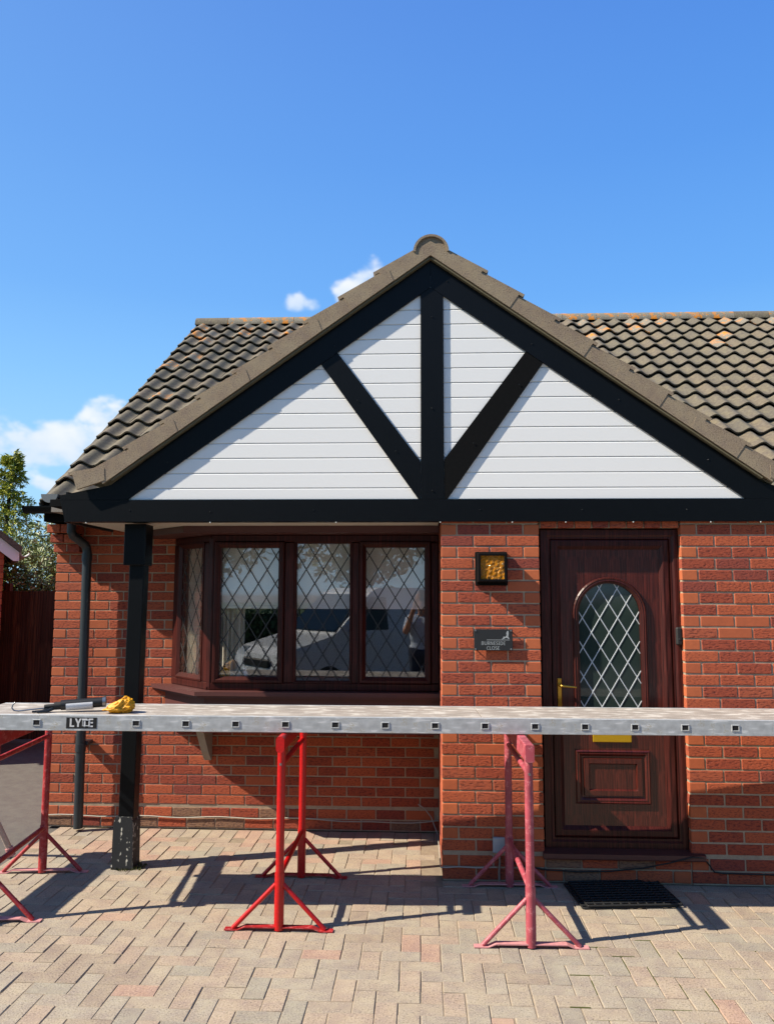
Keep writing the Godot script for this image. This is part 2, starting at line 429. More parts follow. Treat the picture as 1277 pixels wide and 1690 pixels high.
# ---------------------------------------------------------------- camera, sky, sun
func make_camera_and_light() -> void:
	var cam := Camera3D.new()
	cam.name = "camera"
	add_child(cam)
	var pitch := 0.10681
	var yaw := -0.04426
	var roll := 0.00296
	var fwd := Vector3(sin(yaw) * cos(pitch), sin(pitch), -cos(yaw) * cos(pitch))
	var right := Vector3(cos(yaw), 0, sin(yaw))
	var up := right.cross(fwd)
	var r2 := right * cos(roll) + up * sin(roll)
	var u2 := up * cos(roll) - right * sin(roll)
	cam.transform = Transform3D(Basis(r2, u2, -fwd), Vector3(-0.130, 1.802, 5.21))
	cam.fov = rad_to_deg(2.0 * atan(845.0 / 1290.0))
	cam.near = 0.05
	cam.far = 2000.0
	cam.current = true

	var sun := DirectionalLight3D.new()
	sun.name = "sun"
	add_child(sun)
	var travel := Vector3(1.126, -1.05, -0.35).normalized()
	sun.look_at_from_position(Vector3.ZERO, travel, Vector3.UP)
	sun.light_energy = 1.6
	sun.light_color = Color(1.0, 0.955, 0.88)
	sun.light_angular_distance = 0.5
	sun.shadow_enabled = true

	var we := WorldEnvironment.new()
	we.name = "world"
	var e := Environment.new()
	e.background_mode = Environment.BG_SKY
	var sky := Sky.new()
	var sm := PanoramaSkyMaterial.new()
	sm.panorama = sky_picture(-travel)
	sky.sky_material = sm
	e.sky = sky
	e.tonemap_mode = Environment.TONE_MAPPER_LINEAR
	e.tonemap_exposure = 1.95
	e.sdfgi_enabled = true
	e.ssao_enabled = true
	e.ssil_enabled = true
	we.environment = e
	add_child(we)

func sky_picture(to_sun: Vector3) -> ImageTexture:
	var W := 4096
	var H := 2048
	var stops := [[0.0, 0.2653, 0.4188, 0.5362], [9.0, 0.1868, 0.3609, 0.5362], [15.0, 0.1205, 0.2888, 0.5219], [21.0, 0.0711, 0.213, 0.4861], [30.0, 0.0422, 0.1552, 0.4325], [39.0, 0.0259, 0.1133, 0.3861], [60.0, 0.0158, 0.0794, 0.3146], [90.0, 0.0114, 0.0599, 0.2645]]
	# the clear sky is smooth: worked out small and enlarged
	var small := Image.create(256, 256, false, Image.FORMAT_RGBF)
	for j in 256:
		var el := 90.0 - (j + 0.5) / 256.0 * 180.0
		var k := 0
		var e2 := maxf(el, 0.0)
		while k < stops.size() - 2 and e2 > stops[k + 1][0]: k += 1
		var t := clampf((e2 - stops[k][0]) / (stops[k + 1][0] - stops[k][0]), 0, 1)
		var c := Vector3(stops[k][1], stops[k][2], stops[k][3]).lerp(Vector3(stops[k + 1][1], stops[k + 1][2], stops[k + 1][3]), t)
		if el < 0.0: c = Vector3(0.2, 0.19, 0.18)
		for i in 256:
			var az := (i + 0.5) / 256.0 * TAU - PI
			var d := Vector3(sin(az) * cos(deg_to_rad(e2)), sin(deg_to_rad(e2)), -cos(az) * cos(deg_to_rad(e2)))
			var near := pow((1.0 + d.dot(to_sun)) * 0.5, 2.0)
			var q := c.lerp(Vector3(0.222, 0.373, 0.55), 0.38 * near) if el >= 0.0 else c
			small.set_pixel(i, j, Color(q.x, q.y, q.z))
	small.resize(W, H, Image.INTERPOLATE_CUBIC)
	var f := FastNoiseLite.new()
	f.seed = 4
	f.noise_type = FastNoiseLite.TYPE_SIMPLEX_SMOOTH
	f.frequency = 5.5
	f.fractal_octaves = 5
	f.fractal_gain = 0.52
	# cloud banks (azimuth, elevation, half width, half height), in degrees, all round the horizon
	var banks := [[-28.6, 9.9, 5.4, 1.7, 0.9], [-22.0, 11.9, 2.6, 1.5, 0.95], [-25.0, 10.6, 4.0, 1.5, 0.9], [-30.0, 7.4, 5.0, 1.0, 0.55], [-9.0, 21.0, 1.3, 0.75, 0.9], [-5.2, 21.7, 1.5, 0.85, 1.0], [-3.9, 23.0, 1.3, 0.95, 1.0], [-26.3, 7.4, 1.4, 0.6, 0.8], [26.2, 19.0, 1.2, 0.6, 0.7]]
	var r := RandomNumberGenerator.new()
	r.seed = 21
	for k in 46:
		var az := r.randf_range(36.0, 324.0)
		var el := r.randf_range(7.0, 21.0)
		if az > 180.0: az -= 360.0
		banks.append([az, el, r.randf_range(1.5, 6.0), r.randf_range(0.8, 2.2), 1.0])
	for b in banks:
		var i0 := int(((b[0] - b[2] * 1.7) / 360.0 + 0.5) * W)
		var i1 := int(((b[0] + b[2] * 1.7) / 360.0 + 0.5) * W)
		var j0 := int((90.0 - b[1] - b[3] * 1.7) / 180.0 * H)
		var j1 := int((90.0 - b[1] + b[3] * 1.7) / 180.0 * H)
		for j in range(j0, j1 + 1):
			var el := 90.0 - (j + 0.5) / H * 180.0
			var dy: float = (el - b[1]) / b[3]
			if dy < 0.0: dy *= 1.25
			for i in range(i0, i1 + 1):
				var az := (i + 0.5) / W * 360.0 - 180.0
				var dx: float = (az - b[0]) / b[2]
				var rr := dx * dx + dy * dy
				if rr > 2.6: continue
				var a := deg_to_rad(az)
				var w := deg_to_rad(el)
				var d := Vector3(sin(a) * cos(w), sin(w) * 1.5, -cos(a) * cos(w))
				var n := f.get_noise_3dv(d * 3.0)
				var al: float = smoothstep(0.0, 0.85, 0.95 - rr * 0.75 + n * 1.25) * b[4]
				if al <= 0.0: continue
				var top := clampf(0.5 + n * 0.5 + dy * 0.35, 0.0, 1.0)
				var col := Vector3(0.335, 0.41, 0.50).lerp(Vector3(0.50, 0.515, 0.535), top)
				var ii := posmod(i, W)
				var o := small.get_pixel(ii, j)
				small.set_pixel(ii, j, o.lerp(Color(col.x, col.y, col.z), al * 0.92))
	# the picture starts straight ahead of the camera
	var turned := Image.create(W, H, false, Image.FORMAT_RGBF)
	turned.blit_rect(small, Rect2i(W / 2, 0, W / 2, H), Vector2i(0, 0))
	turned.blit_rect(small, Rect2i(0, 0, W / 2, H), Vector2i(W / 2, 0))
	return ImageTexture.create_from_image(turned)

func px(P: Vector3) -> Vector2:
	# where a point shows in the photograph, used only to choose which pieces are separate parts
	var d := P - Vector3(-0.13, 1.802, 5.21)
	var fwd := Vector3(-0.044, 0.1066, -0.9933)
	var right := Vector3(0.999, 0, -0.0442)
	var up := right.cross(fwd)
	var z := d.dot(fwd)
	if z < 0.1: return Vector2(-9999, -9999)
	return Vector2(638.5 + 1290.0 * d.dot(right) / z, 845.0 - 1290.0 * d.dot(up) / z)

# ---------------------------------------------------------------- ground
func make_ground() -> void:
	var b := MB.new()
	b.box(Vector3(0, -0.30, -100), Vector3(600, 0.5, 600))
	structure("ground", b.mesh(), M.grass)
	b = MB.new()
	b.box(Vector3(-5.0, -0.06, -1.5), Vector3(4.08, 0.08, 13.0))
	structure("side_drive", b.mesh(), M.asphalt)
	b = MB.new()
	b.box(Vector3(0, -0.06, 12.2), Vector3(60, 0.06, 6.5))
	structure("road", b.mesh(), M.road)
	b = MB.new()
	b.box(Vector3(1.6, -0.0355, 3.96), Vector3(9.1, 0.06, 9.95))
	var base := structure("paved_forecourt", b.mesh(), M.sand)
	# herringbone of 200 x 100 blocks; a soldier course along the recessed wall
	var U := 0.1005
	var spots := []
	var X0 := -2.95
	var Z0 := -0.80
	for i in range(-1, 74):
		for j in range(-1, 43):
			var m := posmod(i - j, 4)
			var c: Vector2
			var turned := 0
			if m == 0: c = Vector2(i + 1.0, j + 0.5)
			elif m == 3:
				c = Vector2(i + 0.5, j + 1.0); turned = 1
			else: continue
			var x := X0 + c.x * U
			var z := Z0 + c.y * U
			if x < X0 + 0.04 or z < Z0 + 0.04: continue
			if z < 0.09 and x > -0.09: continue
			spots.append([x, z, turned])
	for i in 30:
		spots.append([X0 + 0.05 + i * U, -0.905, 1])
	for i in 62:
		spots.append([0.05 + i * U * 2.0 + 0.05, 0.052, 0] if i < 31 else [9.0, 9.0, 0])
	# the nearest three hundred in view are blocks of their own, the rest are joined
	var scored := []
	for s in spots:
		if s[0] > 8.0: continue
		var q := px(Vector3(s[0], 0, s[1]))
		var seen := q.x > -20 and q.x < 1297 and q.y < 1712
		scored.append([(s[1] if seen else -50.0 + s[1]), s])
	scored.sort_custom(func(p, q): return p[0] > q[0])
	var meshes := []
	var r := RandomNumberGenerator.new()
	r.seed = 77
	for v in 4:
		var k := MB.new()
		k.cbox(Vector3(0, -0.03, 0), Vector3(0.1978, 0.06, 0.0978), 0.0035, Basis(), 0.0012, r)
		meshes.append(k.mesh())
	var pick := ["paver0", "paver0", "paver1", "paver1", "paver2", "paver2", "paver4", "paver0", "paver0", "paver1"]
	var back := ["paver3", "paver1", "paver1", "paver3", "paver0", "paver3", "paver1", "paver0", "paver2", "paver1"]
	var patch := FastNoiseLite.new()
	patch.seed = 14
	patch.frequency = 0.75
	var moss := MB.new()
	var rest := {}
	var n := 0
	for e in scored:
		var s: Array = e[1]
		var turn: float = s[2] * PI / 2 + r.randf_range(-0.012, 0.012)
		var bs := Basis(Vector3.UP, turn) * Basis(Vector3.RIGHT, r.randf_range(-0.010, 0.010)) * Basis(Vector3.FORWARD, r.randf_range(-0.007, 0.007))
		var xf := Transform3D(bs, Vector3(s[0] + r.randf_range(-0.001, 0.001), r.randf_range(-0.0035, 0.0010), s[1] + r.randf_range(-0.001, 0.001)))
		var mname: String = (back if s[1] < -0.25 else pick)[r.randi() % 10]
		# weathered patches where the drive is more worn and grey
		var worn := patch.get_noise_2d(s[0], s[1]) + r.randf_range(-0.22, 0.22)
		if worn > 0.24: mname = ["paver4", "paver5", "paver2"][r.randi() % 3]
		if r.randf() < 0.03: mname = "paver3"
		n += 1
		if s[0] > 0.5 and s[1] > 0.75 and r.randf() < 0.42:
			var ml := r.randf_range(0.05, 0.18)
			moss.cbox(xf * Vector3(r.randf_range(-0.5, 0.5) * (0.19 - ml), -0.0035, 0.0500), Vector3(ml, 0.006, r.randf_range(0.003, 0.007)), 0.001, bs)
		if n <= 300:
			part(base, "paving_block", meshes[r.randi() % 4], M[mname], xf)
		else:
			if not rest.has(mname): rest[mname] = SurfaceTool.new()
			rest[mname].append_from(meshes[r.randi() % 4], 0, xf)
	var mj := part(base, "joint_moss", moss.mesh(), M.moss)
	mj.set_meta("kind", "stuff")
	var joined := ArrayMesh.new()
	var keys := rest.keys()
	for k in keys:
		rest[k].commit(joined)
	var o := MeshInstance3D.new()
	o.name = "further_blocks"
	o.mesh = joined
	for k in keys.size(): o.set_surface_override_material(k, M[keys[k]])
	o.set_meta("kind", "stuff")
	base.add_child(o)

# ---------------------------------------------------------------- brickwork
func row_y(k: int) -> Vector2:
	if k <= 26: return Vector2(2.205 - 0.075 * k + 0.005, 2.205 - 0.075 * (k - 1) - 0.005)
	return [Vector2(0.185, 0.250), Vector2(0.090, 0.158), Vector2(0.010, 0.080)][k - 27]

func brick_mesh(l: float, h: float, d: float) -> ArrayMesh:
	var key := "brick %d %d %d %d" % [roundi(l * 1000), roundi(h * 1000), roundi(d * 1000), rng.randi() % 4]
	if not shapes.has(key):
		var b := MB.new()
		b.cbox(Vector3(0, 0, -d / 2), Vector3(l, h, d), 0.0035, Basis(), 0.0013, rng)
		shapes[key] = b.mesh()
	return shapes[key]

# one course from start along dir; end bricks are headers on even courses
func lay(wall: Node, start: Vector3, dir: Vector3, out: Vector3, length: float, ys: Vector2, header_first: bool, pitch := 0.2225, corner_depth := 0.0, dirty := 0.0, first := "") -> void:
	var bs := Basis(dir, Vector3.UP, out)
	var p := 0.0
	var k := 0
	while p < length - 0.03:
		var l := pitch - 0.01
		if k == 0 and header_first: l = pitch / 2 - 0.01
		l = minf(l, length - p)
		var last := p + l > length - 0.02
		var d := 0.1
		if k == 0 and corner_depth > 0.0: d = corner_depth
		var m := ["brick0", "brick1", "brick2", "brick3", "brick4", "brick0", "brick2", "brick1"][rng.randi() % 8] as String
		if l < 0.13 and (k == 0 or last): m = "header%d" % (rng.randi() % 2)
		elif rng.randf() < 0.025: m = "header1"
		if rng.randf() < dirty: m = "brick_dirty"
		var c := start + dir * (p + l / 2) + out * rng.randf_range(-0.0015, 0.0015)
		c.y = (ys.x + ys.y) / 2
		part(wall, "brick", brick_mesh(l, ys.y - ys.x, d), M[m], Transform3D(bs * Basis(Vector3(0, 0, 1), rng.randf_range(-0.004, 0.004)), c))
		p += l + 0.01
		k += 1

var house: Node3D

func make_walls() -> void:
	house = thing("bungalow", "red brick bungalow with white clad gable, black timbers and brown bay window", "house")
	var X := Vector3(1, 0, 0)
	var Z := Vector3(0, 0, 1)
	# pier between the bay and the door
	var b := MB.new()
	b.box(Vector3(0.3235, 1.16, -0.50), Vector3(0.639, 2.32, 0.990))
	var w := part(house, "pier_wall", b.mesh(), M.mortar)
	for k in range(-1, 30):
		var ev := posmod(k, 2) == 0
		lay(w, Vector3(0, 0, 0), X, Z, 0.647, row_y(k), ev, 0.219, 0.209 if ev else 0.0995, 0.2 if k > 28 else 0.0)
		var back: float = 0.219 if ev else 0.1095
		lay(w, Vector3(0, 0, -1.017), Z, -X, 1.017 - back, row_y(k), not ev, 0.219)
	# wall right of the door
	b = MB.new()
	b.box(Vector3(4.037, 1.16, -0.155), Vector3(4.93, 2.32, 0.30))
	w = part(house, "front_wall", b.mesh(), M.mortar)
	for k in range(-1, 30):
		var ev := posmod(k, 2) == 0
		lay(w, Vector3(1.569, 0, 0), X, Z, 2.4, row_y(k), ev, 0.2225, 0.212 if ev else 0.1, 0.2 if k > 28 else 0.0)
	b = MB.new()
	b.box(Vector3(1.108, 0.07, -0.06), Vector3(0.922, 0.14, 0.10))
	w = part(house, "threshold_wall", b.mesh(), M.mortar)
	for k in [28, 29]:
		var ys := row_y(k)
		if k == 28: ys.y = 0.145
		lay(w, Vector3(0.657, 0, 0), X, Z, 0.902, ys, k == 29, 0.228, 0.0, 0.2)
	b = MB.new()
	b.box(Vector3(1.108, 2.30, -0.10), Vector3(0.912, 0.09, 0.17))
	w = part(house, "door_lintel", b.mesh(), M.mortar)
	for i in 8:
		part(w, "brick", brick_mesh(0.104, 0.06, 0.09), M["brick%d" % (i % 5)], at(0.712 + i * 0.1135, 2.285, 0.0))
	# recessed wall behind the porch, with the bay opening
	b = MB.new()
	b.prism(pl([-3.079, 0.0, 0.05, 0.0, 0.05, 0.82, -2.06, 0.82, -2.06, 2.42, -3.079, 2.42]), -1.25, -1.022)
	w = part(house, "recessed_wall", b.mesh(), M.mortar)
	for k in range(-2, 30):
		var ev := posmod(k, 2) == 0
		var ys := row_y(k)
		var full := ys.x < 0.80
		lay(w, Vector3(-3.085, 0, -1.017), X, Z, 3.083 if full else 1.01, ys, ev, 0.2265, 0.215 if ev else 0.1, 0.45 if k == 29 else (0.25 if k == 28 else 0.0))
	# side of the house, running back
	b = MB.new()
	b.prism(pl([-1.03, 0.0, -1.03, 2.3, -4.87, 5.2, -8.7, 2.3, -8.7, 0.0]), -3.079, -2.9, Transform3D(Basis(Vector3(0, 0, 1), Vector3(0, 1, 0), Vector3(1, 0, 0)), Vector3.ZERO))
	part(house, "side_wall", b.mesh(), M.brick1)
	# corbelled kneeler under the eaves corner
	b = MB.new()
	b.box(Vector3(-2.985, 2.25, -0.99), Vector3(0.17, 0.20, 0.06))
	w = part(house, "kneeler", b.mesh(), M.mortar)
	for i in 3:
		var y := 2.175 + i * 0.076
		var z := -0.955 + i * 0.055
		part(w, "brick", brick_mesh(0.10, 0.066, 0.16 + i * 0.05), M["brick%d" % (i % 3)], at(-3.035 - i * 0.004, y, z))
		part(w, "brick", brick_mesh(0.10, 0.066, 0.16 + i * 0.05), M["brick%d" % ((i + 1) % 3)], at(-2.925 - i * 0.004, y, z + 0.001))
	# room behind the bay: floor, walls, ceiling
	b = MB.new()
	b.box(Vector3(-1.4, 0.10, -3.0), Vector3(3.0, 0.1, 3.6))
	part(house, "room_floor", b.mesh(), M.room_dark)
	b = MB.new()
	b.box(Vector3(-1.4, 2.46, -2.6), Vector3(3.0, 0.08, 4.2))
	part(house, "room_ceiling", b.mesh(), M.room)
	b = MB.new()
	b.box(Vector3(-1.4, 1.25, -4.80), Vector3(3.0, 2.4, 0.1))
	b.box(Vector3(-2.86, 1.25, -3.0), Vector3(0.08, 2.4, 3.6))
	b.box(Vector3(0.06, 1.25, -3.0), Vector3(0.08, 2.4, 3.6))
	b.box(Vector3(-2.47, 1.25, -1.28), Vector3(0.8, 2.4, 0.05))
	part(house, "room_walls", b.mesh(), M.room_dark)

# ---------------------------------------------------------------- gable and roof
func make_gable() -> void:
	var A := Vector2(APEX_X, 4.10)
	var LOW := 3.91
	var g := part(house, "gable_board", flat([APEX_X, 4.0, -2.40, 2.36, 2.29, 2.36], -0.03, 0.006), M.clad)
	# shiplap boards
	var y := 2.443
	var i := 0
	while y < 3.87:
		var y1 := y + (0.078 if i == 0 else 0.1028)
		var lo := y + 0.003
		var xa := (LOW + 0.06 - lo) / SLOPE
		var xb := (LOW + 0.06 - y1) / SLOPE
		var b := MB.new()
		b.prism(pl([APEX_X - xa, lo + 0.003, APEX_X + xa, lo + 0.003, APEX_X + xb, y1 - 0.006, APEX_X - xb, y1 - 0.006]), 0.003, 0.0125)
		var cv := [[y1 - 0.006, 0.0125], [y1 - 0.003, 0.0112], [y1 - 0.0005, 0.0085]]
		for q in 2:
			b.quad(Vector3(APEX_X - xb, cv[q][0], cv[q][1]), Vector3(APEX_X + xb, cv[q][0], cv[q][1]), Vector3(APEX_X + xb, cv[q + 1][0], cv[q + 1][1]), Vector3(APEX_X - xb, cv[q + 1][0], cv[q + 1][1]), Vector3(0, 0.3, 1))
		b.prism(pl([APEX_X - xa, lo, APEX_X + xa, lo, APEX_X + xa, lo + 0.003, APEX_X - xa, lo + 0.003]), 0.005, 0.0105)
		part(g, "cladding_board", b.mesh(), M.clad)
		y = y1
		i += 1
	# black timbers
	var w := part(house, "gable_timbers", flat([-2.545, 2.295, 2.62, 2.295, 2.62, 2.443, -2.585, 2.443], -0.05, 0.030), M.black)
	part(w, "rafter_board", flat([APEX_X - 0.001, 4.10, -2.24, 2.545, -2.44, 2.505, -2.59, 2.475, -2.585, 2.4445, -2.122, 2.4445, APEX_X - 0.001, LOW], 0.0, 0.0300), M.black)
	part(w, "rafter_board", flat([APEX_X + 0.001, 4.10, 2.11, 2.545, 2.31, 2.50, 2.40, 2.49, 2.40, 2.4445, 1.992, 2.4445, APEX_X + 0.001, LOW], 0.0, 0.0288), M.black)
	part(w, "king_post", flat([-0.134, 2.4445, 0.022, 2.4445, 0.022, LOW - 0.064, APEX_X, LOW - 0.0015, -0.134, LOW - 0.051], 0.0, 0.0275), M.black)
	part(w, "strut", flat([-0.812, 3.374, -0.700, 3.454, -0.1355, 2.70, -0.1355, 2.4445, -0.150, 2.4445], 0.0, 0.0262), M.black)
	part(w, "strut", flat([0.575, 3.449, 0.690, 3.367, 0.043, 2.4445, 0.0235, 2.4445, 0.0235, 2.714], 0.0, 0.0262), M.black_worn)
	var sc := MB.new()
	sc.lathe([Vector2(0.0, 0.003), Vector2(0.004, 0.0025), Vector2(0.006, 0.0)], 8, Transform3D(Basis(Vector3(1, 0, 0), Vector3(0, 0, 1), Vector3(0, -1, 0)), Vector3.ZERO))
	var sm := sc.mesh()
	for s in [[-0.056, 3.70], [-0.056, 3.06], [-0.056, 2.50], [0.53, 3.22], [0.22, 2.82], [-0.56, 3.12], [-0.30, 2.77], [-0.16, 3.96], [0.05, 3.95], [0.62, 3.50], [1.19, 3.11], [1.76, 2.70], [-0.72, 3.50], [-1.36, 3.05], [-1.85, 2.70], [-1.55, 2.36], [-0.85, 2.37], [0.26, 2.37], [0.93, 2.37], [1.61, 2.37], [-2.1, 2.37]]:
		part(w, "screw", sm, M.screw, at(s[0], s[1], 0.0305))
	for x in [-2.40, -1.55, -0.70, -0.005, 0.47, 0.82, 1.26, 1.76, 2.08]:
		part(w, "cable_clip", cb(Vector3(0.009, 0.009, 0.007), 0.002), M.white_clip, at(x, 2.290, 0.026))
	# soffit, side fascia and eaves box
	part(house, "soffit", cb(Vector3(2.50, 0.012, 1.0), 0.001), M.soffit, at(-1.262, 2.311, -0.48))
	part(house, "side_fascia", cb(Vector3(0.02, 0.21, 0.80), 0.002), M.black, at(-2.54, 2.395, -0.375))
	part(house, "porch_eaves_board", cb(Vector3(0.11, 0.05, 0.84), 0.002), M.black_dull, at(-2.605, 2.425, -0.40))
	part(house, "eaves_box", cb(Vector3(0.56, 0.16, 0.22), 0.002), M.black_dull, at(-2.82, 2.455, -0.905))
	# roof of the porch: two decks, verge tiles, round ridge
	var n := Vector2(SLOPE, 1.0).normalized()
	for sd in [-1, 1]:
		var deck := MB.new()
		var t := Vector2(sd * 1.0, -SLOPE).normalized()
		var up := Vector2(sd * n.x, n.y)
		var a: Vector2 = A + up * 0.012
		var e: Vector2 = A + t * 2.72 + up * 0.012
		if sd < 0: e = A + t * 2.78 + up * 0.075
		deck.prism(PackedVector2Array([a, e, e + up * 0.07, a + up * 0.10]), -3.6, 0.028)
		var dk := part(house, "porch_roof", deck.mesh(), M.tile1)
		# undercloak strip under the verge
		var uc := MB.new()
		uc.prism(PackedVector2Array([A + up * 0.001, A + t * 2.64 + up * 0.001, A + t * 2.64 + up * 0.011, A + up * 0.011]), 0.03, 0.0655)
		uc.prism(PackedVector2Array([A + up * 0.011, A + t * 2.64 + up * 0.011, A + t * 2.64 + up * 0.016, A + up * 0.016]), 0.02, 0.0600)
		part(dk, "undercloak", uc.mesh(), M.undercloak)
		var gauge := 0.298
		for k in 10:
			var s0 := k * gauge
			var s1 := s0 + gauge + 0.045
			var bell := 0.0
			if k == 9 or (k == 8 and sd > 0 and false): bell = 0.30
			if k == 8: s1 = s0 + gauge + 0.02
			if k == 9: s1 = s0 + 0.20
			var o: Vector2 = A + t * s0
			var tt := t.rotated(sd * bell) if bell > 0.0 else t
			var uu := up.rotated(sd * bell) if bell > 0.0 else up
			if bell > 0.0: o += up * 0.012
			var L := s1 - s0
			var zf := 0.0750 + (k % 2) * 0.003
			var vb := MB.new()
			var s := -0.02 if k > 0 else 0.0
			var e0 := -SLOPE if k == 0 else 0.0
			vb.prism(PackedVector2Array([o + uu * 0.017 + tt * 0.017 * e0, o + tt * L + uu * 0.017, o + tt * L + uu * 0.130, o + tt * (s + 0.098 * e0) + uu * 0.098]), 0.052, zf)
			vb.prism(PackedVector2Array([o + tt * s + uu * 0.098, o + tt * (L + 0.03) + uu * 0.130, o + tt * (L + 0.03) + uu * 0.152, o + tt * s + uu * 0.114]), -0.22, zf - 0.012)
			part(dk, "verge_tile", vb.mesh(), M.verge)
	for k in 8:
		var rb := MB.new()
		var xf := Transform3D(Basis(Vector3(1, 0, 0), Vector3(0, 0, -1), Vector3(0, 1, 0)), Vector3(APEX_X + 0.004, 4.145, 0.082 - k * 0.45))
		rb.lathe([Vector2(0.0, 0.015), Vector2(0.106, 0.015), Vector2(0.106, 0.0), Vector2(0.122, 0.0), Vector2(0.122, 0.44), Vector2(0.0, 0.44)], 20, xf, PI)
		part(house, "porch_ridge_tile", rb.mesh(), M.verge if k == 0 else M.tile0)

func tile_mesh() -> ArrayMesh:
	var b := MB.new()
	var W := 0.2
	var S := 10
	var L := 0.37
	var xs := []
	for i in S + 1:
		var x := W * i / S
		var h := 0.046 * pow(0.5 - 0.5 * cos(TAU * x / W), 1.15)
		var hd := 0.0
		var x2 := x + 0.001
		hd = (0.046 * pow(0.5 - 0.5 * cos(TAU * x2 / W), 1.15) - h) / 0.001
		xs.append([x, h, Vector3(-hd, 1, 0).normalized()])
	for i in S:
		var p: Array = xs[i]
		var q: Array = xs[i + 1]
		var a := Vector3(p[0], p[1] + 0.041, 0)
		var c := Vector3(q[0], q[1] + 0.041, 0)
		var d := Vector3(q[0], q[1] - 0.004, -L)
		var e := Vector3(p[0], p[1] - 0.004, -L)
		b.strip(a, c, d, p[2], q[2], q[2])
		b.strip(a, d, e, p[2], q[2], p[2])
		# lower edge and the underside behind it
		var f := Vector3(0, -0.014, 0)
		b.quad(a, c, c + f, a + f, Vector3(0, 0, 1))
		b.quad(a + f, c + f, c + f + Vector3(0, -0.012, -0.10), a + f + Vector3(0, -0.012, -0.10), Vector3(0, -1, 0))
	for s in [[0, -1.0], [S, 1.0]]:
		var p: Array = xs[s[0]]
		b.quad(Vector3(p[0], p[1] + 0.041, 0), Vector3(p[0], p[1] - 0.004, -L), Vector3(p[0], p[1] - 0.022, -L), Vector3(p[0], p[1] + 0.006, 0), Vector3(s[1], 0, 0))
	return b.mesh()

func make_main_roof() -> void:
	var ang := deg_to_rad(35.4)
	var u := Vector3(0, sin(ang), -cos(ang))
	var nn := Vector3(0, cos(ang), sin(ang))
	var e0 := Vector3(-3.12, 2.50, -0.755)
	var deck := MB.new()
	var bs := Basis(Vector3(1, 0, 0), nn, -u)
	deck.box(e0 + Vector3(5.2, 0, 0) + u * 2.50 - nn * 0.05, Vector3(10.38, 0.05, 4.98), bs)
	var roof := part(house, "main_roof", deck.mesh(), M.black_dull)
	var top := e0 + u * 5.03
	var vs := MB.new()
	vs.box(e0 + Vector3(-0.004, 0, 0) + u * 2.52 - nn * 0.032, Vector3(0.018, 0.085, 5.0), bs)
	part(roof, "verge_strip", vs.mesh(), M.tile1)
	var b2 := MB.new()
	b2.box(Vector3(2.08, top.y - 1.45, top.z - 2.03), Vector3(10.38, 0.06, 5.0), Basis(Vector3(1, 0, 0), -ang))
	part(house, "rear_roof", b2.mesh(), M.tile1)
	var tm := tile_mesh()
	var gauge := 0.3075
	var rest := {}
	var r := RandomNumberGenerator.new()
	r.seed = 9
	var single := 0
	for j in range(15, -1, -1):
		for i in 51:
			var p := e0 + u * (gauge * j + 0.02) + Vector3(i * 0.2, 0, 0)
			var c := p + Vector3(0.1, 0.05, 0) + u * 0.15
			# not where the porch roof covers it
			var cover := 4.20 - SLOPE * absf(c.x - APEX_X)
			if c.y < cover - 0.03: continue
			var m: String = ["tile0", "tile1", "tile2"][r.randi() % 3]
			if j > 11 and r.randf() < (0.16 if j < 14 else 0.34): m = "tile_lichen"
			elif i < 2 and j > 6 and r.randf() < 0.45: m = "tile_lichen"
			var xf := Transform3D(bs * Basis(Vector3.UP, r.randf_range(-0.010, 0.010)) * Basis(Vector3.RIGHT, r.randf_range(-0.006, 0.006)), p + nn * r.randf_range(-0.002, 0.003))
			var q := px(c)
			var d := (c - Vector3(-0.13, 1.802, 5.21))
			var hit := Vector3(-0.13, 1.802, 5.21) + d * ((0.07 - 5.21) / d.z)
			var seen := q.x > -20 and q.x < 1300 and hit.y > 4.16 - SLOPE * absf(hit.x - APEX_X)
			if seen and single < 310:
				single += 1
				part(roof, "roof_tile", tm, M[m], xf)
			else:
				if not rest.has(m): rest[m] = SurfaceTool.new()
				rest[m].append_from(tm, 0, xf)
	var joined := ArrayMesh.new()
	var keys := rest.keys()
	for k in keys: rest[k].commit(joined)
	var o := MeshInstance3D.new()
	o.name = "further_tiles"
	o.mesh = joined
	for k in keys.size(): o.set_surface_override_material(k, M[keys[k]])
	o.set_meta("kind", "stuff")
	roof.add_child(o)
	for k in 24:
		var rb := MB.new()
		var xf := Transform3D(Basis(Vector3(0, 0, 1), Vector3(1, 0, 0), Vector3(0, 1, 0)), Vector3(-3.13 + k * 0.44, top.y - 0.035, top.z + 0.0))
		rb.lathe([Vector2(0.0, 0.0), Vector2(0.125, 0.0), Vector2(0.125, 0.435), Vector2(0.0, 0.435)], 16, xf, PI)
		part(roof, "ridge_tile", rb.mesh(), M.tile_lichen if r.randf() < 0.75 else M.tile0)

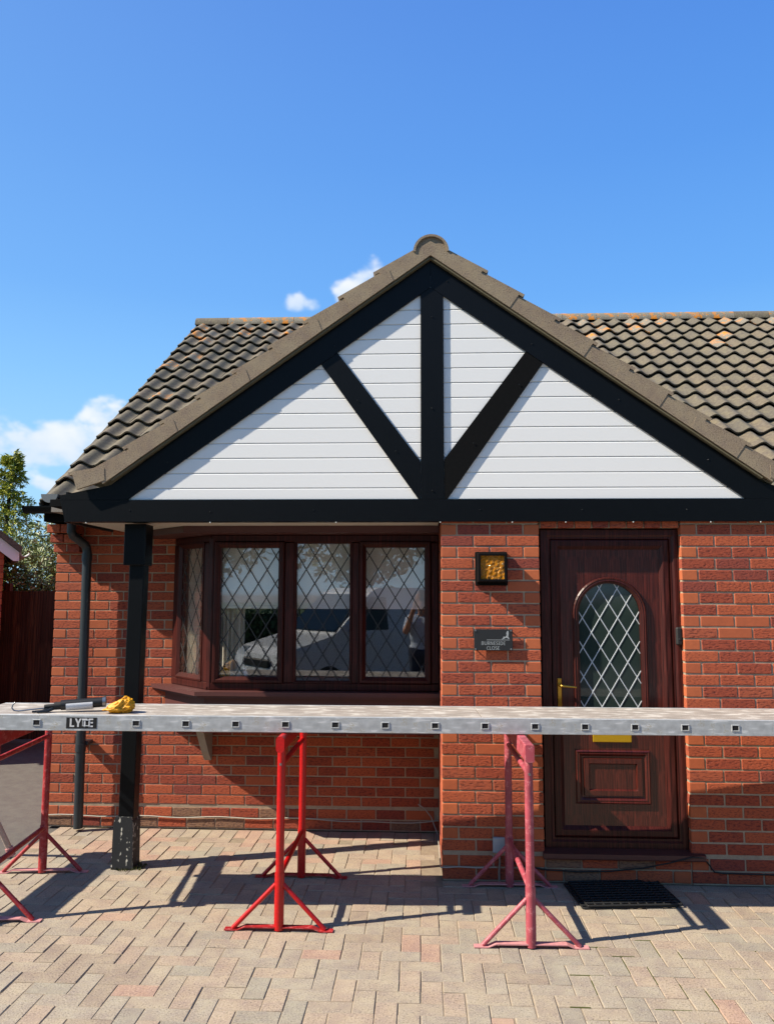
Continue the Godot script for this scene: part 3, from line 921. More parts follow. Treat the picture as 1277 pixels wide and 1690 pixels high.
# ---------------------------------------------------------------- windows and door
func lattice(parent: Node, xf: Transform3D, inside: Callable, lo: Vector2, hi: Vector2, across: float, slope: float, wide: float, z: float, m: Material) -> void:
	for sg in [-1.0, 1.0]:
		var span := (hi.y - lo.y) / slope
		var c := lo.x - span
		var mid := (lo.x + hi.x) / 2
		c = mid - ceilf((mid - c) / across) * across + across * 0.5
		while c < hi.x + span:
			# line through (c, middle height)
			var a := Vector2.INF
			var b := Vector2.INF
			for k in 401:
				var y := lerpf(lo.y, hi.y, k / 400.0)
				var p := Vector2(c + sg * (y - (lo.y + hi.y) / 2) / slope, y)
				if inside.call(p):
					if a == Vector2.INF: a = p
					b = p
			c += across
			if a == Vector2.INF or a.distance_to(b) < 0.03: continue
			var d := (b - a).normalized()
			var bs := Basis(Vector3(d.x, d.y, 0), Vector3(-d.y, d.x, 0), Vector3(0, 0, 1))
			var s := MB.new()
			s.cbox(Vector3.ZERO, Vector3(a.distance_to(b), wide, 0.003), 0.001)
			var mid2 := (a + b) / 2
			part(parent, "lead_strip", s.mesh(), m, xf * Transform3D(bs, Vector3(mid2.x, mid2.y, z + (0.0006 if sg > 0 else 0.0))))

func glaze(parent: Node, xf: Transform3D, x0: float, x1: float, y0: float, y1: float) -> void:
	var w := x1 - x0
	var h := y1 - y0
	for z in [-0.022, -0.042]:
		var b := MB.new()
		b.box(Vector3((x0 + x1) / 2, (y0 + y1) / 2, z), Vector3(w + 0.012, h + 0.012, 0.004))
		part(parent, "pane", b.mesh(), M.glass, xf)
	lattice(parent, xf, func(p): return p.x > x0 and p.x < x1 and p.y > y0 and p.y < y1, Vector2(x0, y0), Vector2(x1, y1), 0.1285, 1.62, 0.0075, -0.0185, M.lead)

func make_bay() -> void:
	var front := Transform3D(Basis(), Vector3(0, 0, -0.60))
	var dir := Vector3(0.41, 0, 0.417).normalized()
	var side := Transform3D(Basis(dir, Vector3.UP, Vector3(-dir.z, 0, dir.x)), Vector3(-2.12, 0, -1.017))
	var b := MB.new()
	# outer frame: rails, mullions, corner post
	b.cbox(Vector3(-0.853, 1.135, -0.635), Vector3(1.706, 0.056, 0.07), 0.006)
	b.cbox(Vector3(-0.853, 2.228, -0.635), Vector3(1.706, 0.052, 0.07), 0.006)
	b.cbox(Vector3(-1.113, 1.68, -0.636), Vector3(0.078, 1.04, 0.066), 0.008)
	b.cbox(Vector3(-0.618, 1.68, -0.636), Vector3(0.062, 1.04, 0.066), 0.008)
	b.cbox(Vector3(-0.032, 1.68, -0.636), Vector3(0.062, 1.04, 0.066), 0.008)
	b.cbox(Vector3(-1.705, 1.68, -0.640), Vector3(0.055, 1.14, 0.085), 0.02, Basis(Vector3.UP, 0.39))
	b.cbox(side * Vector3(0.29, 1.135, -0.035), Vector3(0.56, 0.056, 0.07), 0.006, side.basis)
	b.cbox(side * Vector3(0.29, 2.228, -0.035), Vector3(0.56, 0.052, 0.07), 0.006, side.basis)
	b.cbox(side * Vector3(0.040, 1.68, -0.035), Vector3(0.075, 1.04, 0.07), 0.008, side.basis)
	b.cbox(side * Vector3(0.528, 1.68, -0.035), Vector3(0.080, 1.04, 0.07), 0.008, side.basis)
	var bay := part(house, "bay_window", b.mesh(), M.brown)
	# opening sashes
	var prof := [Vector2(0, -0.05), Vector2(0, 0.010), Vector2(0.006, 0.016), Vector2(0.022, 0.016), Vector2(0.045, -0.006), Vector2(0.047, -0.05)]
	for s in [[-1.676, -1.152, 1.160, 2.202], [-0.588, -0.062, 1.163, 2.205]]:
		var f := MB.new()
		f.frame(s[1] - s[0], s[3] - s[2], prof, front * at((s[0] + s[1]) / 2, (s[2] + s[3]) / 2, 0))
		part(bay, "sash_frame", f.mesh(), M.brown)
		glaze(bay, front, s[0] + 0.046, s[1] - 0.046, s[2] + 0.046, s[3] - 0.046)
	var bead := [Vector2(0, -0.05), Vector2(0, -0.002), Vector2(0.006, -0.002), Vector2(0.016, -0.012), Vector2(0.017, -0.05)]
	var f2 := MB.new()
	f2.frame(0.428, 1.042, bead, front * at(-0.8615, 1.684, 0))
	part(bay, "glazing_bead", f2.mesh(), M.brown)
	glaze(bay, front, -1.060, -0.663, 1.178, 2.190)
	f2 = MB.new()
	f2.frame(0.410, 1.042, [Vector2(0, -0.05), Vector2(0, 0.004), Vector2(0.012, 0.004), Vector2(0.040, -0.014), Vector2(0.041, -0.05)], side * at(0.283, 1.684, 0))
	part(bay, "glazing_bead", f2.mesh(), M.brown)
	glaze(bay, side, 0.117, 0.449, 1.202, 2.166)
	# head, sill and base follow the plan of the bay
	var plan := Transform3D(Basis(Vector3(1, 0, 0), Vector3(0, 0, 1), Vector3(0, 1, 0)), Vector3.ZERO)
	b = MB.new()
	b.prism(pl([-2.47, -1.013, -2.25, -0.77, -1.86, -0.395, -0.004, -0.385, -0.004, -0.70, -1.66, -0.70, -2.0, -1.013]), 2.2545, 2.3040, plan)
	part(bay, "head_board", b.mesh(), M.brown_sill)
	b = MB.new()
	b.prism(pl([-2.275, -1.015, -1.775, -0.500, -0.003, -0.500, -0.003, -1.015]), 1.076, 1.106, plan)
	b.prism(pl([-2.245, -1.015, -1.762, -0.520, -0.003, -0.520, -0.003, -1.015]), 1.058, 1.076, plan)
	part(bay, "window_sill", b.mesh(), M.brown_sill)
	for k in 2:
		b = MB.new()
		b.prism(pl([-2.16 + 0.004 * k, -1.015, -1.725, -0.572 - 0.004 * k, -0.003, -0.572 - 0.004 * k, -0.003, -1.015]), 0.805 + k * 0.128, 0.930 + k * 0.127, plan)
		part(bay, "apron_board", b.mesh(), M.brown_sill)
	# bracket below
	b = MB.new()
	b.cbox(Vector3(-1.795, 0.66, -0.995), Vector3(0.055, 0.27, 0.03), 0.002)
	b.prism(pl([-0.98, 0.53, -0.90, 0.60, -0.72, 0.80, -0.98, 0.80]), -1.8225, -1.7675, Transform3D(Basis(Vector3(0, 0, 1), Vector3(0, 1, 0), Vector3(1, 0, 0)), Vector3.ZERO))
	part(bay, "bracket", b.mesh(), M.galvanised)
	b = MB.new()
	b.box(Vector3(-0.86, 1.148, -0.86), Vector3(1.60, 0.022, 0.38))
	part(bay, "window_board", b.mesh(), M.inner_sill)
	# things inside the window
	var names := [["behind the left of the three front panes", -1.66, -1.17], ["behind the middle front pane", -1.10, -0.625], ["behind the right front pane beside the brick pier", -0.60, -0.05]]
	for s in names:
		var t := thing("roller_blind", "white roller blind drawn half down " + s[0], "blind", Vector3((s[1] + s[2]) / 2, 1.70, -0.725), 0.0, "roller blinds in the bay window")
		part(t, "blind_cloth", cb(Vector3(s[2] - s[1], 0.50, 0.003), 0.0), M.blind, at(0, 0.275, 0))
		part(t, "bottom_bar", cb(Vector3(s[2] - s[1], 0.024, 0.010), 0.003), M.blind, at(0, 0.014, 0))
	var t := thing("roller_blind", "white roller blind drawn half down behind the angled side pane", "blind", side * Vector3(0.30, 1.715, -0.13), atan2(-dir.z, dir.x), "roller blinds in the bay window")
	part(t, "blind_cloth", cb(Vector3(0.40, 0.49, 0.003), 0.0), M.blind, at(0, 0.27, 0))
	part(t, "bottom_bar", cb(Vector3(0.40, 0.024, 0.010), 0.003), M.blind, at(0, 0.014, 0))
	# curtain in soft folds
	var cu := MB.new()
	var last := Vector3.ZERO
	for k in 25:
		var p := Vector3(-0.10 + 0.2 * k / 24.0, 0, 0.018 * sin(k * 1.7))
		if k > 0: cu.quad(last, p, p + Vector3(0, 1.02, 0), last + Vector3(0, 1.02, 0), Vector3(0, 0, 1))
		last = p
	tag(part(self, "curtain", cu.mesh(), M.curtain, at(-1.585, 1.19, -0.80)), "beige curtain gathered at the left end of the bay window", "curtain")
	cu = MB.new()
	for k in 19:
		var p := Vector3(-0.08 + 0.16 * k / 18.0, 0, 0.015 * sin(k * 1.6))
		if k > 0: cu.quad(last, p, p + Vector3(0, 1.02, 0), last + Vector3(0, 1.02, 0), Vector3(0, 0, 1))
		last = p
	tag(part(self, "curtain", cu.mesh(), M.curtain, side * at(0.20, 1.19, -0.085)), "beige curtain hanging behind the angled side pane", "curtain")
	t = thing("ornament", "small round yellow ornament on the inner window sill", "ornament", Vector3(-1.61, 1.159, -0.70))
	b = MB.new()
	b.lathe([Vector2(0.0, 0.0), Vector2(0.03, 0.0), Vector2(0.042, 0.03), Vector2(0.046, 0.055), Vector2(0.036, 0.085), Vector2(0.015, 0.10), Vector2(0.0, 0.102)], 14)
	part(t, "body", b.mesh(), M.yellow)
	b = MB.new()
	b.lathe([Vector2(0.006, 0.098), Vector2(0.010, 0.112), Vector2(0.0, 0.118)], 8)
	part(t, "knob", b.mesh(), M.gold)
	t = thing("bottle", "small white bottle on the inner window sill", "bottle", Vector3(-1.455, 1.159, -0.71))
	b = MB.new()
	b.lathe([Vector2(0.0, 0.0), Vector2(0.02, 0.0), Vector2(0.021, 0.06), Vector2(0.010, 0.078), Vector2(0.009, 0.085)], 12)
	part(t, "body", b.mesh(), M.white)
	b = MB.new()
	b.lathe([Vector2(0.011, 0.083), Vector2(0.011, 0.10), Vector2(0.0, 0.10)], 12)
	part(t, "cap", b.mesh(), M.inner_sill)

func arch_ring(b: MB, cx: float, top: float, r: float, y0: float, prof: Array, xf: Transform3D, bottom := true) -> void:
	var rings := []
	for p in prof:
		var ring := []
		ring.append(Vector3(cx - r + p.x, y0 + (p.x if bottom else 0.0), p.y))
		for k in 25:
			var a := PI - PI * k / 24.0
			ring.append(Vector3(cx + cos(a) * (r - p.x), top - r + sin(a) * (r - p.x), p.y))
		ring.append(Vector3(cx + r - p.x, y0 + (p.x if bottom else 0.0), p.y))
		rings.append(ring)
	for i in prof.size() - 1:
		var n: int = rings[i].size()
		for k in (n if bottom else n - 1):
			var l := (k + 1) % n
			var mid: Vector3 = (rings[i][k] + rings[i][l]) / 2
			var c := Vector3(cx, minf(mid.y, top - r), mid.z)
			var inward := (c - mid).normalized()
			if k == n - 1: inward = Vector3.UP
			var hint: Vector3 = inward * (prof[i].y - prof[i + 1].y) + Vector3(0, 0, 1) * (prof[i + 1].x - prof[i].x)
			b.quad(xf * rings[i][k], xf * rings[i][l], xf * rings[i + 1][l], xf * rings[i + 1][k], xf.basis * hint)

func make_door() -> void:
	var cx := 1.119
	var b := MB.new()
	var F := Transform3D(Basis(), Vector3(cx, 1.222, -0.05))
	# outer frame
	b.frame(0.912, 2.046, [Vector2(0, -0.09), Vector2(0, 0.0), Vector2(0.036, 0.0), Vector2(0.048, -0.010), Vector2(0.060, -0.010), Vector2(0.066, -0.022), Vector2(0.066, -0.09)], F)
	var door := part(house, "front_door", b.mesh(), M.brown)
	# leaf border and flat panel
	b = MB.new()
	b.frame(0.776, 1.910, [Vector2(0, -0.085), Vector2(0, -0.012), Vector2(0.008, -0.008), Vector2(0.040, -0.008), Vector2(0.063, -0.030), Vector2(0.064, -0.09)], F)
	part(door, "leaf_frame", b.mesh(), M.brown)
	var leaf := -0.082
	# the panel round the arched light, cut out of one board
	var R := 0.200
	var TOP := 1.889
	var BOT := 1.045
	var gx := 1.112
	var hole := []
	hole.append_array([gx - R, BOT])
	for k in 25:
		var a := PI - PI * k / 24.0
		hole.append_array([gx + cos(a) * R, TOP - R + sin(a) * R])
	hole.append_array([gx + R, BOT])
	var outer := [0.79, 0.30, 0.79, 2.125, gx, 2.125]
	# left and right halves keep the outline simple
	var left := [0.79, 0.30, gx, 0.30, gx, BOT, gx - R, BOT]
	var right := [gx, 0.30, 1.45, 0.30, 1.45, 2.125, gx, 2.125]
	for k in 13:
		var a := PI - PI * k / 24.0
		left.append_array([gx + cos(a) * R, TOP - R + sin(a) * R])
	left.append_array([gx, 2.125, 0.79, 2.125])
	for k in range(12, 25):
		var a := PI - PI * k / 24.0
		right.append_array([gx + cos(a) * R, TOP - R + sin(a) * R])
	right.append_array([gx + R, BOT, gx, BOT])
	b = MB.new()
	b.prism(pl(left), leaf - 0.03, leaf)
	b.prism(pl(right), leaf - 0.03, leaf)
	part(door, "door_panel", b.mesh(), M.brown_panel)
	b = MB.new()
	arch_ring(b, gx, TOP + 0.042, R + 0.042, BOT - 0.042, [Vector2(0, leaf), Vector2(0.002, leaf + 0.012), Vector2(0.010, leaf + 0.020), Vector2(0.018, leaf + 0.016), Vector2(0.024, leaf + 0.019), Vector2(0.034, leaf + 0.010), Vector2(0.042, leaf + 0.004), Vector2(0.043, leaf - 0.03)], Transform3D())
	part(door, "arch_moulding", b.mesh(), M.brown)
	b = MB.new()
	b.box(Vector3(gx, (TOP + BOT) / 2, leaf - 0.016), Vector3(R * 2 + 0.01, TOP - BOT + 0.01, 0.004))
	part(door, "glass_light", b.mesh(), M.door_glass)
	lattice(door, Transform3D(), func(p): return absf(p.x - gx) < R and p.y > BOT and p.y < TOP and (p.y < TOP - R or Vector2(p.x - gx, p.y - TOP + R).length() < R), Vector2(gx - R, BOT), Vector2(gx + R, TOP), 0.1165, 1.66, 0.0068, leaf - 0.0125, M.lead_white)
	# lower raised panel
	b = MB.new()
	var Q := Transform3D(Basis(), Vector3(1.108, 0.637, leaf))
	b.frame(0.478, 0.340, [Vector2(0, 0), Vector2(0.002, 0.012), Vector2(0.009, 0.018), Vector2(0.016, 0.014), Vector2(0.024, 0.016), Vector2(0.040, 0.002), Vector2(0.046, 0.001)], Q)
	b.frame(0.378, 0.240, [Vector2(0, 0.001), Vector2(0.004, 0.012), Vector2(0.034, 0.013), Vector2(0.040, 0.004), Vector2(0.042, 0.001)], Q)
	part(door, "panel_moulding", b.mesh(), M.brown_panel)
	# letter flap
	part(door, "letter_flap", cb(Vector3(0.250, 0.072, 0.012), 0.004), M.gold_flap, at(1.108, 0.893, leaf + 0.008))
	# handle: plate, lever, key hole
	b = MB.new()
	b.cbox(Vector3(0.772, 1.165, -0.055), Vector3(0.028, 0.205, 0.006), 0.003)
	b.tube([Vector3(0.772, 1.222, -0.054), Vector3(0.772, 1.222, -0.012), Vector3(0.780, 1.222, -0.004), Vector3(0.80, 1.221, -0.002), Vector3(0.872, 1.214, -0.004)], [0.010, 0.009, 0.009, 0.008, 0.006], 8)
	var h := part(door, "door_handle", b.mesh(), M.gold)
	# threshold
	b = MB.new()
	b.prism(pl([-0.14, 0.150, 0.030, 0.150, 0.034, 0.158, 0.034, 0.186, -0.04, 0.199, -0.14, 0.199]), 0.636, 1.645, Transform3D(Basis(Vector3(0, 0, 1), Vector3(0, 1, 0), Vector3(1, 0, 0)), Vector3.ZERO))
	part(door, "threshold", b.mesh(), M.brown_sill)
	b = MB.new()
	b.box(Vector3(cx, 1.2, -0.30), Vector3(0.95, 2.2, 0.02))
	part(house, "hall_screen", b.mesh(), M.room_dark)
	# bell push on the frame
	var t := thing("doorbell", "black oval doorbell on the brown frame beside the right brick wall", "doorbell", Vector3(1.548, 1.545, -0.05))
	b = MB.new()
	b.cbox(Vector3(0, 0, 0.015), Vector3(0.042, 0.118, 0.030), 0.010)
	part(t, "casing", b.mesh(), M.rubber)
	b = MB.new()
	b.lathe([Vector2(0.0, 0.003), Vector2(0.007, 0.002), Vector2(0.008, 0.0)], 12, Transform3D(Basis(Vector3(1, 0, 0), Vector3(0, 0, 1), Vector3(0, -1, 0)), Vector3(0, -0.02, 0.030)))
	part(t, "button", b.mesh(), M.slate)

# ---------------------------------------------------------------- post, gutters, pipes, cables
func make_fittings() -> void:
	var t := part(house, "porch_post", cb(Vector3(0.103, 1.88, 0.103), 0.005), M.black, Transform3D(Basis(Vector3(0, 0, 1), -0.007), Vector3(-2.092, 1.25, -0.150)))
	var b := MB.new()
	b.cbox(Vector3(-2.098, 2.148, -0.150), Vector3(0.150, 0.284, 0.150), 0.004)
	part(t, "post_casing", b.mesh(), M.black, t.transform.affine_inverse())
	b = MB.new()
	b.prism(pl([-0.072, 0.0, 0.072, 0.0, 0.066, 0.30, 0.055, 0.335, -0.055, 0.335, -0.066, 0.30]), -0.068, 0.068, at(-2.108, 0, -0.152))
	part(t, "post_shoe", b.mesh(), M.peel, t.transform.affine_inverse())
	# rainwater goods
	b = MB.new()
	b.lathe([Vector2(0.050, 0), Vector2(0.056, 0), Vector2(0.056, 0.78), Vector2(0.050, 0.78)], 14, Transform3D(Basis(Vector3(-1, 0, 0), Vector3(0, 0, -1), Vector3(0, -1, 0)), Vector3(-2.735, 2.505, -0.13)), PI)
	var gut := part(house, "porch_gutter", b.mesh(), M.pipe)
	b = MB.new()
	var half := PackedVector2Array()
	for k in 15:
		half.append(Vector2(cos(PI + PI * k / 14.0), sin(PI + PI * k / 14.0)) * 0.060)
	b.prism(half, -0.012, 0.010, at(-2.735, 2.505, -0.13))
	part(gut, "stop_end", b.mesh(), M.grey_cap)
	b = MB.new()
	b.lathe([Vector2(0.050, 0), Vector2(0.056, 0), Vector2(0.056, 0.66), Vector2(0.050, 0.66)], 14, Transform3D(Basis(Vector3(0, 0, 1), Vector3(1, 0, 0), Vector3(0, -1, 0)), Vector3(-3.215, 2.487, -0.735)), PI)
	b.prism(half * Transform2D().scaled(Vector2(0.97, 0.97)), -0.006, 0.006, Transform3D(Basis(Vector3(0, 0, 1), Vector3(0, 1, 0), Vector3(-1, 0, 0)), Vector3(-3.215, 2.488, -0.735)))
	part(house, "eaves_gutter", b.mesh(), M.black)
	b = MB.new()
	b.tube([Vector3(-2.875, 2.40, -0.80), Vector3(-2.875, 2.295, -0.80), Vector3(-2.868, 2.268, -0.81), Vector3(-2.812, 2.205, -0.895), Vector3(-2.797, 2.178, -0.91), Vector3(-2.79, 2.14, -0.912), Vector3(-2.768, 0.02, -0.912)], 0.0355, 14)
	var dp := part(house, "downpipe", b.mesh(), M.pipe)
	for y in [2.10, 0.625]:
		b = MB.new()
		b.lathe([Vector2(0.034, -0.03), Vector2(0.040, -0.03), Vector2(0.040, 0.03), Vector2(0.034, 0.03)], 16, at(lerpf(-2.768, -2.79, y / 2.15), y, -0.91))
		part(dp, "pipe_collar", b.mesh(), M.pipe)
	b = MB.new()
	b.cbox(Vector3(-2.768, 0.655, -0.965), Vector3(0.10, 0.03, 0.10), 0.006)
	part(dp, "pipe_bracket", b.mesh(), M.pipe)
	# wall lamp
	var L := thing("wall_lamp", "square black wall lamp with amber glass on brick pier", "lamp", Vector3(0.3285, 1.982, 0.0))
	b = MB.new()
	b.cbox(Vector3(0, 0, 0.012), Vector3(0.212, 0.222, 0.022), 0.005)
	part(L, "back_plate", b.mesh(), M.black_worn)
	b = MB.new()
	b.frame(0.196, 0.196, [Vector2(0, 0.0), Vector2(0.008, 0.080), Vector2(0.020, 0.080), Vector2(0.022, 0.066), Vector2(0.022, 0.02)], at(0.002, 0.006, 0.022))
	part(L, "lamp_body", b.mesh(), M.black_worn)
	b = MB.new()
	var N := 10
	for i in N:
		for j in N:
			var p := func(a, c): return Vector3(-0.076 + 0.152 * a / N + 0.002, -0.076 + 0.152 * c / N + 0.006, 0.090 + 0.004 * sin(a * 2.1 + c) * cos(c * 1.7 - a * 0.6))
			b.quad(p.call(i, j), p.call(i + 1, j), p.call(i + 1, j + 1), p.call(i, j + 1), Vector3(0, 0, 1))
	part(L, "lamp_glass", b.mesh(), M.amber)
	# name plate
	var S := thing("name_plate", "dark slate house name plate screwed to the brick pier", "sign", Vector3(0.336, 1.518, 0.0))
	part(S, "plate", cb(Vector3(0.250, 0.138, 0.006), 0.002), M.slate, at(0, 0, 0.0265))
	for sx in [-1, 1]:
		for sy in [-1, 1]:
			b = MB.new()
			b.lathe([Vector2(0.0, 0.004), Vector2(0.005, 0.003), Vector2(0.0065, 0.0), Vector2(0.004, -0.006), Vector2(0.004, -0.034)], 10, Transform3D(Basis(Vector3(1, 0, 0), Vector3(0, 0, 1), Vector3(0, -1, 0)), Vector3(sx * 0.115, sy * 0.060, 0.0305)))
			part(S, "screw", b.mesh(), M.steel)
	var font := SystemFont.new()
	font.font_names = PackedStringArray(["Droid Sans"])
	for ln in [["BURNESIDE", -0.022, 0.0], ["CLOSE", -0.053, -0.002]]:
		var tm := TextMesh.new()
		tm.text = ln[0]
		tm.font = font
		tm.font_size = 32
		tm.pixel_size = 0.00094
		tm.depth = 0.0012
		part(S, "lettering", tm, M.etch, at(ln[2], ln[1], 0.0300))
	part(S, "line", cb(Vector3(0.150, 0.003, 0.001), 0.0), M.etch, at(0.032, 0.0, 0.0300))
	b = MB.new()
	b.prism(pl([0.052, 0.006, 0.062, 0.010, 0.066, 0.022, 0.078, 0.020, 0.086, 0.030, 0.084, 0.044, 0.090, 0.058, 0.097, 0.060, 0.100, 0.040, 0.096, 0.022, 0.104, 0.010, 0.098, 0.006, 0.088, 0.014, 0.078, 0.014, 0.070, 0.008, 0.060, 0.004]), 0.0294, 0.0306)
	part(S, "bird_emblem", b.mesh(), M.etch)
	# socket box with its cable
	var J := thing("socket_box", "pale grey cable box low on the brick pier behind the pink trestle", "box", Vector3(0.358, 0.228, 0.0))
	part(J, "cover", cb(Vector3(0.078, 0.094, 0.030), 0.006), M.box_grey, at(0, 0, 0.016))
	b = MB.new()
	b.tube([Vector3(0.0, -0.045, 0.018), Vector3(0.004, -0.10, 0.020), Vector3(-0.002, -0.16, 0.018), Vector3(0.0, -0.226, 0.016)], 0.006, 8)
	part(J, "conduit", b.mesh(), M.galvanised)
	# cables
	b = MB.new()
	var pts := []
	for k in 30:
		var x := -3.07 + k * 0.1058
		pts.append(Vector3(x, 0.088 + 0.006 * sin(k * 1.1) - (0.02 * sin((x + 0.9) * 3.5) if x > -0.9 else 0.0), -1.008))
	b.tube(pts, 0.0042, 6)
	tag(part(self, "cable", b.mesh(), M.cable_white), "white cable clipped along the foot of the recessed brick wall", "cable")
	b = MB.new()
	b.tube([Vector3(-0.16, 0.21, -1.008), Vector3(-0.11, 0.18, -1.0), Vector3(-0.06, 0.12, -0.99), Vector3(-0.035, 0.06, -0.97), Vector3(-0.012, 0.02, -0.9), Vector3(-0.008, 0.02, -0.5), Vector3(-0.010, 0.05, -0.1), Vector3(-0.008, 0.082, 0.004), Vector3(0.02, 0.083, 0.008), Vector3(0.10, 0.089, 0.008), Vector3(0.22, 0.084, 0.008), Vector3(0.34, 0.09, 0.008)], 0.0042, 6)
	tag(part(self, "cable", b.mesh(), M.cable_white), "white cable running round the foot of the brick pier", "cable")
	b = MB.new()
	b.tube([Vector3(0.45, 0.120, 0.008), Vector3(0.52, 0.10, 0.010), Vector3(0.66, 0.080, 0.010), Vector3(0.85, 0.072, 0.010), Vector3(1.05, 0.078, 0.010), Vector3(1.25, 0.105, 0.024), Vector3(1.42, 0.145, 0.038), Vector3(1.56, 0.182, 0.040), Vector3(1.63, 0.175, 0.030), Vector3(1.66, 0.14, 0.012), Vector3(1.70, 0.085, 0.009), Vector3(1.75, 0.078, 0.009), Vector3(2.1, 0.074, 0.009), Vector3(2.9, 0.082, 0.009)], 0.0048, 6)
	tag(part(self, "cable", b.mesh(), M.cable_black), "black cable draped over the door threshold and along the wall", "cable")
	# door mat: two rubber grids
	var mat := thing("door_mat", "black rubber grid mat lying askew before the front door", "mat", Vector3(1.085, 0.0, 0.205), 0.10)
	for lay2 in 2:
		b = MB.new()
		var w := 0.56
		var d := 0.385
		var y := 0.007 + lay2 * 0.013
		var sh := Vector3(-0.026, 0, -0.004) if lay2 == 0 else Vector3.ZERO
		for i in 12:
			b.cbox(sh + Vector3(-w / 2 + w * i / 11.0, y, 0), Vector3(0.008, 0.012, d), 0.002)
		for j in 11:
			b.cbox(sh + Vector3(0, y + 0.001, -d / 2 + d * j / 10.0), Vector3(w, 0.012, 0.012), 0.004)
		part(mat, "rubber_grid", b.mesh(), M.rubber)
	# moss at the post
	b = MB.new()
	var r := RandomNumberGenerator.new()
	r.seed = 31
	for k in 260:
		var a := r.randf() * TAU
		var p := Vector3(-2.095 + cos(a) * r.randf_range(0.065, 0.10), 0.0, -0.152 + sin(a) * r.randf_range(0.065, 0.10))
		if k > 180: p = Vector3(-2.02 + r.randf_range(-0.02, 0.05), 0, -0.14 + r.randf_range(-0.05, 0.06))
		var h := r.randf_range(0.004, 0.022)
		var s := Vector3(r.randf_range(-1, 1), 0, r.randf_range(-1, 1)).normalized() * 0.004
		b.tri(p - s, p + s, p + Vector3(r.randf_range(-0.01, 0.01), h, r.randf_range(-0.01, 0.01)), Vector3(0, 0.2, 1))
	var mo := part(self, "moss", b.mesh(), M.moss)
	mo.set_meta("kind", "stuff")
	tag(mo, "tufts of moss round the foot of the porch post", "moss")

# ---------------------------------------------------------------- trestles, board and what lies on it
func make_trestle(label: String, at0: Vector3, turn: float, reach: float, top: float, mat: Material, foot_mat: Material, oval: bool) -> Node3D:
	# at0: foot of the rear leg; the front leg stands reach metres nearer
	var t := thing("trestle", label, "trestle", at0, turn, "trestles under the board")
	var b: MB
	for z in [0.0, reach]:
		b = MB.new()
		b.tube([Vector3(0, 0.004, z), Vector3(0, 0.30, z), Vector3(0, 0.302, z), Vector3(0, top - 0.05, z)], [0.0265, 0.0265, 0.0225, 0.0225], 14)
		var leg := part(t, "leg", b.mesh(), mat)
		b = MB.new()
		b.tube([Vector3(0.0, top - 0.155, z + 0.022), Vector3(0.0, top - 0.155, z + 0.032)], 0.007, 8)
		part(leg, "bolt", b.mesh(), M.steel)
		# foot: a bent flat strip
		b = MB.new()
		b.prism(pl([-0.295, 0.0, -0.225, 0.0, -0.185, 0.016, 0.185, 0.016, 0.225, 0.0, 0.295, 0.0, 0.295, 0.006, 0.222, 0.006, 0.182, 0.022, -0.182, 0.022, -0.222, 0.006, -0.295, 0.006]), z - 0.020, z + 0.020)
		part(t, "foot", b.mesh(), foot_mat)
		for sx in [-1, 1]:
			b = MB.new()
			b.tube([Vector3(sx * 0.250, 0.008, z), Vector3(sx * 0.020, 0.238, z)], 0.0125, 10)
			part(t, "foot_brace", b.mesh(), mat)
	for y in [0.285, 0.872]:
		b = MB.new()
		b.tube([Vector3(0, y, 0.02), Vector3(0, y, reach - 0.02)], 0.0155, 10)
		part(t, "stretcher", b.mesh(), mat)
	# head beam with its end plate
	b = MB.new()
	var sec := PackedVector2Array()
	var rr := 0.022 if oval else 0.006
	for c in [[1, 1, 0.0], [-1, 1, PI / 2], [-1, -1, PI], [1, -1, PI * 1.5]]:
		for k in 5:
			var a: float = c[2] + PI / 2 * k / 4.0
			sec.append(Vector2(c[0] * (0.0235 - rr) + cos(a) * rr, c[1] * (0.044 - rr) + sin(a) * rr))
	b.prism(sec, -0.06, reach + 0.055, at(0, top - 0.045, 0))
	part(t, "head_beam", b.mesh(), mat)
	return t

